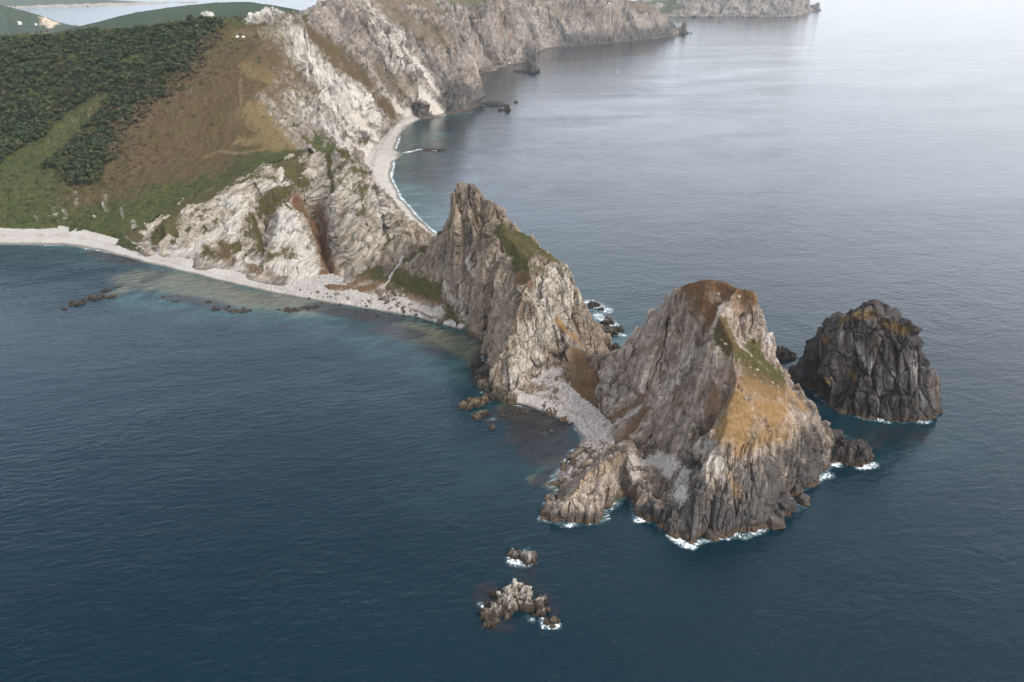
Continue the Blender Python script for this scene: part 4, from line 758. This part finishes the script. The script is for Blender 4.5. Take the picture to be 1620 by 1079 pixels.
# ------------------------------------------------------------------ the sea
def sea():
    nk, nv = 1250, 1100
    k = np.linspace(-1.5, 1.5, nk)[:, None]*np.ones((1, nv)); Y = np.geomspace(50, 14000, nv)[None, :]*np.ones((nk, 1))
    # keep the rows wide enough near the viewer
    X = k*Y; V = np.column_stack([X.ravel(), Y.ravel(), np.zeros(nk*nv)])
    x, y = V[:, 0], V[:, 1]
    wob = fbm(V/40., 4, 801)*1.2+fbm(V/9., 3, 811)*.5
    def st(tab, seed=0):
        m = np.zeros(len(V), np.float32)
        for r, pts, wt in tab:
            q = np.array([P((*p, 0))[:2] for p in pts]) if len(pts) > 1 else np.array([P((*pts[0], 0))[:2], P((*pts[0], 0))[:2]+.1])
            lo = q.min(0)-2.4*r; hi = q.max(0)+2.4*r
            i = np.nonzero((x > lo[0]) & (x < hi[0]) & (y > lo[1]) & (y < hi[1]))[0]
            if len(i): m[i] = np.maximum(m[i], wt*(1-sstep(seg_dist(x[i], y[i], q)/r+wob[i]*.35, .3, 1.5)))
        return m
    near_ = y < 2200
    dsh = np.full(len(V), 1e3); i = np.nonzero(near_)[0]
    for L in (WEST, EAST, MID, FRONT): dsh[i] = np.minimum(dsh[i], seg_dist(x[i], y[i], L.out[:, :2], True))
    i2 = np.nonzero(y < 420)[0]; dsh[i2] = np.minimum(dsh[i2], np.maximum(seg_dist(x[i2], y[i2], DARK.out[:, :2], True)*3, 6))
    east = sstep(x+(y-420)*.21, 0, 30)
    turq = np.exp(-np.maximum(dsh-2, 0)/(21+19*east))*.62
    turq = turq*(.2+.8*sstep(y+wob*12, 340, 430))*(1-.75*sstep(x+wob*10, 20, 90)*(1-sstep(y, 380, 450)))
    turq = np.maximum(turq, st([(26, [(0, 398), (80, 400), (150, 412)], .3), (34, [(560, 510), (660, 540), (720, 570)], .5), (26, [(240, 470), (420, 490), (540, 495)], .6), (30, [(640, 300), (660, 340)], .9), (28, [(700, 350), (720, 365)], .8), (36, [(655, 225), (690, 215)], .75), (30, [(640, 640), (700, 680), (760, 780)], .1), (14, [(985, 545), (1000, 535)], .9), (25, [(700, 760), (800, 740)], .15), (40, [(600, 600), (700, 620)], .15), (8, [(890, 735), (880, 745)], .9), (6, [(820, 690), (870, 690)], .5), (40, [(1330, 660), (1400, 690)], .15)]))
    shelf = st([(18, [(210, 440), (270, 448), (330, 458)], .95), (16, [(300, 460), (400, 474), (490, 486)], .95), (10, [(390, 466), (500, 484)], .8), (14, [(640, 520), (690, 535), (740, 550)], .9), (8, [(735, 540), (755, 570)], .9), (5, [(800, 645), (860, 665)], .9), (7, [(200, 455), (180, 465)], .7), (5, [(905, 720), (890, 745)], .7), (5, [(850, 760), (880, 770)], .7)])
    kelp_reflect = st([(9, [(150, 400), (200, 412)], .95), (6, [(215, 418), (180, 400)], .8), (6, [(230, 445), (260, 432)], .6), (8, [(270, 470), (320, 478), (360, 490)], .7), (9, [(500, 485), (560, 497), (620, 505)], 1), (10, [(610, 520), (650, 530)], .8), (9, [(670, 545), (700, 560)], .6), (9, [(775, 560), (765, 600)], .9), (11, [(815, 652), (870, 680)], 1), (14, [(840, 690), (875, 720)], .95), (5, [(840, 690), (800, 700)], .6), (4, [(870, 745), (850, 765)], .8), (16, [(640, 215), (700, 222), (760, 225)], .55), (20, [(680, 195), (760, 190)], .6), (10, [(660, 238), (720, 245)], .7), (7, [(770, 940), (790, 985)], .6), (6, [(820, 890), (870, 960)], .5), (8, [(960, 500), (950, 520)], .5), (6, [(790, 650), (770, 665)], .6), (14, [(640, 260), (700, 300)], .4), (14, [(1380, 690), (1450, 690)], .5)])  # kelp beds; the last stroke paints the stack's dark reflection on the water
    foam = st([(4, [(690, 372), (660, 345), (632, 312), (617, 281), (622, 256)], .95), (3.5, [(624, 240), (622, 250)], .9), (3.5, [(625, 236), (632, 216)], .95), (3, [(634, 210), (642, 200)], .9), (5, [(640, 242), (665, 236), (690, 238)], .9), (2.2, [(20, 387), (100, 388.5)], .8), (2.4, [(125, 391), (175, 400)], .8), (5, [(725, 180), (745, 177)], .7), (5, [(760, 167), (790, 168)], .8), (6, [(690, 185), (705, 184)], .6), (6, [(770, 113), (785, 110)], .9), (5, [(812, 106), (840, 100)], .6),
        (3.2, [(1064, 846), (1080, 860), (1095, 864)], .95), (2.6, [(1105, 858), (1125, 853)], .8), (2.8, [(1135, 848), (1165, 844)], .9), (2.6, [(1175, 850), (1210, 836)], .85), (3, [(1010, 822), (1026, 816), (1030, 808)], .95), (2.2, [(905, 826), (900, 832)], .9), (2.6, [(940, 826), (960, 820)], .8), (2, [(862, 824), (890, 830)], .7), (2.8, [(1255, 806), (1275, 797)], .7), (4, [(1288, 757), (1310, 750)], .9), (3.4, [(1322, 735), (1332, 728)], .95), (4, [(1358, 737), (1382, 735)], .95), (3, [(1390, 664), (1405, 668)], .9), (2, [(1360, 660), (1375, 664)], .8), (4, [(1220, 545), (1228, 552)], .9), (2.5, [(1335, 690), (1350, 695)], .6),
        (3.6, [(812, 886), (832, 890)], 1), (1.6, [(828, 872), (838, 866)], .6), (2.4, [(862, 990), (880, 990)], 1), (2, [(858, 980), (862, 990)], .9), (2.4, [(805, 968), (820, 960)], .8), (1.6, [(760, 955), (768, 962)], .7), (2, [(835, 975), (842, 982)], .6), (1.6, [(782, 972), (790, 975)], .6),
        (7, [(932, 478), (950, 486), (962, 492)], .85), (6, [(945, 500), (965, 510), (972, 518)], .9), (6, [(938, 492), (942, 515)], .6), (4, [(975, 528), (985, 530)], .8), (4, [(948, 546), (958, 552)], .8), (3, [(780, 662), (760, 664)], .6), (2, [(862, 686), (872, 688)], .5), (6, [(100, 490), (120, 486)], .35), (5, [(1080, 56), (1060, 58)], .3)])
    i = np.nonzero(y < 460)[0]; dr = np.minimum(seg_dist(x[i], y[i], FRONT.out[:, :2], True), np.minimum(seg_dist(x[i], y[i], DARK.out[:, :2], True), seg_dist(x[i], y[i], MID.out[:, :2], True)+1.2))
    foam[i] = np.maximum(foam[i], (.66+.34*fbm(V[i]/14., 2, 830))*(1-sstep(dr+wob[i]*.8, .6, 4.4)))
    Q = quads(nk, nv)
    return mesh('sea', V, Q, sea_mat(), {'turq': turq, 'shelf': shelf, 'kelp_reflect': kelp_reflect, 'foam': foam}, True)
def sea_mat():
    m, t = new_mat('sea_water')
    pos = t.n('ShaderNodeNewGeometry').outputs['Position']
    strk = t.n('ShaderNodeMapping', {0: t.n('ShaderNodeMapping', {0: pos, 2: (0, 0, math.radians(-20))}).outputs[0], 3: (.45, 1, 1)}).outputs[0]
    n1 = t.noise(strk, .045, 5, .6, .6); n2 = t.noise(strk, .2, 8, .72, .4); n3 = t.noise(pos, .9, 5, .7, .8); big = t.noise(strk, .0045, 4, .55)
    deep = t.mix(t.mapr(big, .3, .7), (.0004, .0095, .0160), (.0009, .0145, .0235))
    col = t.mix(t.math('MULTIPLY', t.attr('turq'), t.mapr(n1, .25, .6), clamp=True), deep, t.mix(t.mapr(n1, .35, .65), (.016, .062, .066), (.042, .110, .108)))
    bed_ = t.n('ShaderNodeMapping', {0: t.n('ShaderNodeMapping', {0: pos, 2: (0, 0, math.radians(-38))}).outputs[0], 3: (.22, 1, 1)}).outputs[0]
    n4 = t.noise(bed_, .42, 8, .74, .5)
    sm = layer(t, 'shelf', n4, .3, 1.6)
    col = t.mix(t.math('MULTIPLY', sm, .85), col, t.mix(t.mapr(n4, .32, .68), (.018, .022, .018), (.165, .160, .108)))
    km = layer(t, 'kelp_reflect', n4, .22, 1.9)
    col = t.mix(t.math('MULTIPLY', km, .88), col, t.mix(t.mapr(n2, .4, .65), (.010, .011, .014), (.030, .024, .022)))
    fa = t.attr('foam')
    fo = t.math('SUBTRACT', t.math('ADD', fa, t.math('ADD', t.math('MULTIPLY', t.math('SUBTRACT', n3, .5), 2.2), t.math('MULTIPLY', t.math('SUBTRACT', n2, .5), 1.6))), .80)
    fm = t.math('MULTIPLY', t.mapr(fo, 0, .22), t.mapr(fa, .02, .15), clamp=True)
    veil = t.mapr(t.math('ADD', fa, t.math('MULTIPLY', t.math('SUBTRACT', n2, .5), 1.4)), .4, 1.1, 0, .5)
    col = t.mix(t.math('MULTIPLY', veil, t.mapr(fa, .02, .2), clamp=True), col, (.17, .26, .28))
    col = t.mix(fm, col, (.72, .75, .77))
    # wind waves: crests from the right, plus a long low swell
    def wave(rot, sc, stretch, det=3):
        mp = t.n('ShaderNodeMapping', {0: t.n('ShaderNodeMapping', {0: pos, 2: (0, 0, math.radians(rot))}).outputs[0], 3: (stretch, 1, 1)}).outputs[0]
        return t.noise(mp, sc, det, .55, .5)
    h = t.math('ADD', t.math('MULTIPLY', wave(-14, .34, .42), .85), t.math('ADD', t.math('MULTIPLY', wave(22, .75, .5), .36), t.math('MULTIPLY', wave(-5, .07, .45, 3), .9)))
    patch = t.math('MULTIPLY', t.mapr(t.noise(strk, .006, 5, .6, .8), .33, .67, .35, 1.2), t.mapr(t.noise(pos, .03, 4, .6, .6), .3, .7, .7, 1.2))
    h = t.math('MULTIPLY', h, patch)
    b = t.n('ShaderNodeBump', {'Strength': .43, 'Distance': 1.0, 'Height': h})
    ro = t.mix(fm, (.09, .09, .09), (.8, .8, .8))
    p = t.n('ShaderNodeBsdfPrincipled', {'Base Color': col, 'Roughness': t.n('ShaderNodeSeparateColor', {0: ro}).outputs[0], 'IOR': 1.33, 'Normal': b})
    t.n('ShaderNodeOutputMaterial', {0: p}); return m
sea()['kind'] = 'structure'
print('sea', time.time()-T0)

# ------------------------------------------------------------------ trees
def leafy(seed, R, H, n, mat, dry=False):
    """crown of many small leaf clumps over a tapered forked trunk"""
    r_ = np.random.default_rng(seed); vs, fs, k = [], [], 0
    lobes = [(r_.normal(size=3)*np.array([.42, .42, .22])*R+np.array([0, 0, H*.66]), R*r_.uniform(.45, .7)) for _ in range(6)]
    for i in range(n):
        c, lr = lobes[r_.integers(6)]; d = r_.normal(size=3); d /= np.linalg.norm(d)
        p = c+d*lr*r_.uniform(.55, 1.05)*np.array([1, 1, .8]); s_ = r_.uniform(.28, .62)*R*.42
        u = np.cross(d+r_.normal(size=3)*.5, (.2, .3, .9)); u /= np.linalg.norm(u); v = np.cross(d, u)
        vs += [p-u*s_-v*s_*.6, p+u*s_*.8-v*s_, p+u*s_+v*s_*.7, p-u*s_*.7+v*s_]; fs.append((k, k+1, k+2, k+3)); k += 4
    return np.array(vs), np.array(fs)
def trunk_geo(seed, H, r0, limbs=4, spread=.5):
    r_ = np.random.default_rng(seed); vs, fs, k = [], [], 0
    def tube(a, b, ra, rb):
        nonlocal k
        ax = (b-a)/np.linalg.norm(b-a); u = np.cross(ax, (.31, .9, .2)); u /= np.linalg.norm(u); v = np.cross(ax, u)
        for p, r in ((a, ra), (b, rb)):
            for j in range(5): vs.append(p+r*(math.cos(j*1.2566)*u+math.sin(j*1.2566)*v))
        for j in range(5): fs.append((k+j, k+(j+1) % 5, k+5+(j+1) % 5, k+5+j))
        k += 10
    mid_ = np.array([r_.normal()*.2, r_.normal()*.2, H*.45]); tube(np.array([0, 0, -.6]), mid_, r0, r0*.7)
    for i in range(limbs):
        a = r_.uniform(0, 6.28); e = mid_+np.array([math.cos(a)*spread*H*.4, math.sin(a)*spread*H*.4, H*r_.uniform(.3, .5)]); tube(mid_, e, r0*.55, r0*.2)
    return np.array(vs), np.array(fs)
KINDS = []
for s_, R, H, m, nm in ((1, 3.5, 6.3, M_leaf, 'g'), (2, 3.0, 5.4, M_leaf, 'g'), (3, 4.0, 6.8, M_leaf, 'g'), (4, 2.6, 5.0, M_leaf2, 'd')):
    cv, cf = leafy(s_, R, H, 130, m); tv, tf = trunk_geo(s_, H, .2)
    KINDS.append((cv, cf, tv, tf, mesh('crown', cv, cf, m, link=False), mesh('trunk', tv, tf, M_bark, link=False), m))
bv, bf = trunk_geo(9, 6.5, .14, 7, .45); BARE = mesh('branches', bv, bf, M_bark, link=False)
def wpoly(pts): return np.array([MAIN.hit(u, v)[:2] for u, v in pts])
wood = wpoly([(-330, 84), (-70, 70), (0, 64), (90, 58), (180, 53), (250, 46), (300, 36), (348, 32), (350, 50), (345, 75), (318, 110), (300, 140), (262, 165), (228, 190), (205, 215), (195, 245), (172, 268), (142, 295), (108, 298), (80, 272), (60, 266), (0, 282), (-70, 310), (-330, 325)])
clear = wpoly([(-70, 305), (-10, 268), (50, 228), (90, 195), (120, 172), (150, 155), (172, 148), (178, 158), (145, 195), (110, 230), (85, 258), (60, 268), (0, 292)])
pts = []
lo, hi = wood.min(0)-30, wood.max(0)+30; step = 4.1
gx, gy = np.meshgrid(np.arange(lo[0], hi[0], step), np.arange(lo[1], hi[1], step)); gx = (gx+rng.uniform(-2.7, 2.7, gx.shape)).ravel(); gy = (gy+rng.uniform(-2.2, 2.2, gy.shape)).ravel()
q = np.column_stack([gx, gy, 0*gx]); wn = fbm(q/38., 4, 77)*24
fr = seg_dist(gx, gy, wood, True); fringe = ~inside(wood, gx, gy) & (fr < 46) & (rng.uniform(0, 1, gx.shape) < .34*(1-fr/46)**1.5) & (gx > wood[:, 0].min()+20)
ok = inside(wood, gx+wn, gy+wn*.6) & ~inside(clear, gx+wn*.4, gy) & (fbm(q/20., 3, 78) > -.3) & (np.abs(gx/gy) < 1.1)
ok |= fringe & (np.abs(gx/gy) < 1.1)
gx, gy, fringe = gx[ok], gy[ok], fringe[ok]; gz = MAIN(gx, gy); dd = np.hypot(gx, gy)
order = np.argsort(dd+1e4*(np.abs(gx/gy) > .70))
edge = seg_dist(gx, gy, wpoly([(348, 50), (318, 110), (262, 165), (205, 215), (195, 245)]))
drynoise = fbm(np.column_stack([gx, gy, 0*gx])/25., 2, 90)
sz = fbm(np.column_stack([gx, gy, 0*gx])/28., 2, 95)
ntree = 0; bulk = {0: ([], [], 0), 3: ([], [], 0)}
def copy_tree(crown, tr, loc, s, a):
    global ntree
    o = empty('tree', loc); o.scale = (s, s, s*random.uniform(.85, 1.1)); o.rotation_euler = (0, 0, a)
    for me, nm in ((crown, 'crown'), (tr, 'trunk')):
        if me: c = bpy.data.objects.new(nm, me); COL.objects.link(c); c.parent = o
    ntree += 1; return o
for j in order:
    dry = fringe[j] or edge[j] < 16+drynoise[j]*25 or drynoise[j] > .33
    kd = 3 if dry else int(rng.integers(3)); K = KINDS[kd]; s = rng.uniform(.6, 1.2)*(1+.6*sz[j])*(.55 if fringe[j] else 1); a = rng.uniform(0, 6.28)
    if ntree < 290:
        o = copy_tree(K[4], K[5], (gx[j], gy[j], gz[j]-.2), s, a)
        tag(o, 'brownish thin leaved tree at the lower edge of the hillside wood' if dry else 'dark green leafy tree in the lower part of the hillside wood', 'tree', 'brownish trees of the hillside wood' if dry else 'green trees of the hillside wood')
    else:
        c, sn = math.cos(a), math.sin(a); Rm = np.array([[c, sn, 0], [-sn, c, 0], [0, 0, 1]])*s
        key = 3 if dry else 0; vs, fs, k = bulk[key]
        vs.append(K[0]@Rm+np.array([gx[j], gy[j], gz[j]-.2])); fs.append(K[1]+k); bulk[key] = (vs, fs, k+len(K[0]))
for key, nm in ((0, 'green_forest'), (3, 'brown_forest')):
    vs, fs, k = bulk[key]
    if vs: mesh('forest', np.vstack(vs), np.vstack(fs), KINDS[key][6])['kind'] = 'stuff'
print('trees', ntree, len(gx), time.time()-T0)
edge_px = [(196, 238), (206, 216), (222, 200), (240, 187), (262, 170), (282, 152), (302, 138), (318, 112), (336, 84)]
for i in range(46):
    if i < 34:
        j = R_.randrange(8); f = R_.random(); u = edge_px[j][0]+(edge_px[j+1][0]-edge_px[j][0])*f+R_.gauss(-3, 8); v = edge_px[j][1]+(edge_px[j+1][1]-edge_px[j][1])*f+R_.gauss(0, 6)
    else: u = R_.uniform(60, 190); v = 255-(u-60)*.8+R_.gauss(0, 14)
    p = MAIN.hit(u, v, 1100); o = copy_tree(None, BARE, (p[0], p[1], p[2]-.3), random.uniform(.6, 1.1), random.uniform(0, 6))
    tag(o, 'bare pale stemmed birch without leaves in the hillside wood', 'tree', 'bare birches of the hillside wood')

# low shrubs on the slopes: ground cover
sv, sf, k = [], [], 0
cv, cf = leafy(30, 1.2, 1.0, 14, M_leaf)
for _ in range(4200):
    u = R_.uniform(-20, 420); v = R_.uniform(60, 372)
    if R_.random() > .9 and u > 200: continue
    if u > 200 and R_.random() < .55: continue
    sv.append((u, v))
far_ = []
for (u, v) in sv:
    far_.append(ray(u, v))
D_ = np.array(far_); Ys = np.geomspace(560, 1000, 260); KK = Ys[None, :]/D_[:, 1:2]
zz = MAIN(D_[:, 0:1]*KK, np.broadcast_to(Ys, KK.shape)); zr = CAM_H+D_[:, 2:3]*KK
hitm = zr < zz; first = hitm.argmax(1)
V_, F_, k = [], [], 0
for i in range(len(D_)):
    if not hitm[i].any(): continue
    kk = KK[i, first[i]]; p = np.array([D_[i, 0]*kk, Ys[first[i]], zz[i, first[i]]])
    if p[2] < 6 or inside(near_poly, p[:1], p[1:2])[0]: continue
    s = R_.uniform(.5, 1.6)*(1.7 if R_.random() < .15 else 1); a = R_.uniform(0, 6.28); c, sn = math.cos(a), math.sin(a)
    V_.append(cv@(np.array([[c, sn, 0], [-sn, c, 0], [0, 0, .8]])*s)+p-np.array([0, 0, .2])); F_.append(cf+k); k += len(cv)
mesh('shrubs', np.vstack(V_), np.vstack(F_), M_leaf)['kind'] = 'stuff'
print('shrubs', len(V_), time.time()-T0)

# ------------------------------------------------------------------ small man-made things and the gull
def tent(u, v, w_, label, ang):
    p = MAIN.hit(u, v); o = empty('tent', tuple(p)); o.rotation_euler = (0, 0, ang); tag(o, label, 'tent')
    n, mrow = 20, 8; V = []
    for i in range(mrow+1):
        e = i/mrow*math.pi/2
        for j in range(n):
            a = j/n*2*math.pi; rr = 1+.05*math.cos(4*a)
            V.append((math.cos(a)*math.cos(e)*w_/2*rr, math.sin(a)*math.cos(e)*w_*.42*rr, math.sin(e)*w_*.42-.05))
    fq = [(i*n+j, i*n+(j+1) % n, (i+1)*n+(j+1) % n, (i+1)*n+j) for i in range(mrow) for j in range(n)]
    mesh('canopy', V, fq, M_canvas, smooth=True, parent=o)
    D = [(-.18*w_, -.43*w_, 0), (.18*w_, -.43*w_, 0), (.10*w_, -.36*w_, .24*w_), (-.10*w_, -.36*w_, .24*w_), (-.18*w_, -.40*w_, 0), (.18*w_, -.40*w_, 0), (.10*w_, -.33*w_, .24*w_), (-.10*w_, -.33*w_, .24*w_)]
    mesh('door', D, [(0, 1, 2, 3), (5, 4, 7, 6), (0, 4, 5, 1), (1, 5, 6, 2), (2, 6, 7, 3), (3, 7, 4, 0)], M_canvas2, parent=o)
tent(376, 59, 4.2, 'white dome tent, left one of the pair on the grassy plateau', .3)
tent(385, 59, 3.8, 'white dome tent, right one of the pair on the grassy plateau', -.5)
def house(u, v, Y, w_, label, roofm):
    b = P((u, v, Y)); o = empty('house', tuple(b)); tag(o, label, 'house')
    h = w_*.35; d = w_*.6
    def boxm(name, x0, x1, y0, y1, z0, z1, mat, par):
        V = [(x, y, z) for z in (z0, z1) for y in (y0, y1) for x in (x0, x1)]
        return mesh(name, V, [(0, 2, 3, 1), (4, 5, 7, 6), (0, 1, 5, 4), (2, 6, 7, 3), (0, 4, 6, 2), (1, 3, 7, 5)], mat, parent=par)
    boxm('wall', -w_/2, w_/2, -d/2, d/2, -5, h, M_white, o)
    V = [(-w_*.54, -d*.56, h), (w_*.54, -d*.56, h), (w_*.54, d*.56, h), (-w_*.54, d*.56, h), (-w_*.54, 0, h*1.7), (w_*.54, 0, h*1.7)]
    mesh('roof', V, [(0, 1, 5, 4), (2, 3, 4, 5), (0, 3, 2, 1)][:2]+[(3, 2, 1, 0)], roofm, parent=o)
    for i in (-1, 1): boxm('window', i*w_*.25-w_*.07, i*w_*.25+w_*.07, -d/2-.1, -d/2+.1, h*.35, h*.75, M_glass, o)
house(31.5, 37, 3330, 12, 'long pale house on the wooded hill across the bay, left one of two', M_white)
house(56.5, 38, 3400, 7, 'small white house on the wooded hill across the bay, nearer the sandy bank', M_roof)
def gull():
    p = P((977, 114, 330)); o = empty('gull', tuple(p)); o.rotation_euler = (0, .5, .4); tag(o, 'white gull gliding over the open sea with wings spread', 'bird')
    bm = bmesh.new(); st = [(-.28, .0), (-.2, .035), (-.05, .075), (.1, .08), (.2, .055), (.27, .05), (.33, .03), (.38, .004)]
    rings = [[bm.verts.new((x, r*math.cos(a), r*math.sin(a)*.9)) for a in np.linspace(0, 2*math.pi, 9)[:-1]] for x, r in [(x, max(r, .003)) for x, r in st]]
    for a, b in zip(rings[:-1], rings[1:]):
        for j in range(8): bm.faces.new((a[j], a[(j+1) % 8], b[(j+1) % 8], b[j]))
    me = bpy.data.meshes.new('body'); bm.to_mesh(me); bm.free(); me.materials.append(M_white); c = bpy.data.objects.new('body', me); COL.objects.link(c); c.parent = o
    for s in (-1, 1):
        V = []
        for f, sw, ch, z in ((0, 0, .2, .02), (.25, .06, .2, .10), (.45, .0, .16, .12), (.7, -.12, .03, .08)):
            V += [(ch*.55+sw, s*(.05+f), z+.015), (ch*-.45+sw, s*(.05+f), z+.01), (ch*.55+sw, s*(.05+f), z-.012), (ch*-.45+sw, s*(.05+f), z-.01)]
        fq = []
        for i in range(3): a = i*4; b = a+4; fq += [(a, a+1, b+1, b), (a+2, b+2, b+3, a+3), (a, b, b+2, a+2), (a+1, a+3, b+3, b+1)]
        mesh('wing', V, fq, M_white, parent=c if False else o)
gull()

# ------------------------------------------------------------------ sea haze
def haze():
    x0, x1, y0, y1, z0, z1 = -15500, 15500, -600, 15000, -40, 330
    V = [(x, y, z) for z in (z0, z1) for y in (y0, y1) for x in (x0, x1)]
    m, t = new_mat('haze')
    v = t.n('ShaderNodeVolumePrincipled', {'Color': (.86, .93, 1.0, 1), 'Density': 3.3e-5, 'Anisotropy': .2})
    t.n('ShaderNodeOutputMaterial', {'Volume': v.outputs[0]})
    mesh('haze', V, [(0, 2, 3, 1), (4, 5, 7, 6), (0, 1, 5, 4), (2, 6, 7, 3), (0, 4, 6, 2), (1, 3, 7, 5)], m)['kind'] = 'stuff'
haze()
print('done', time.time()-T0)
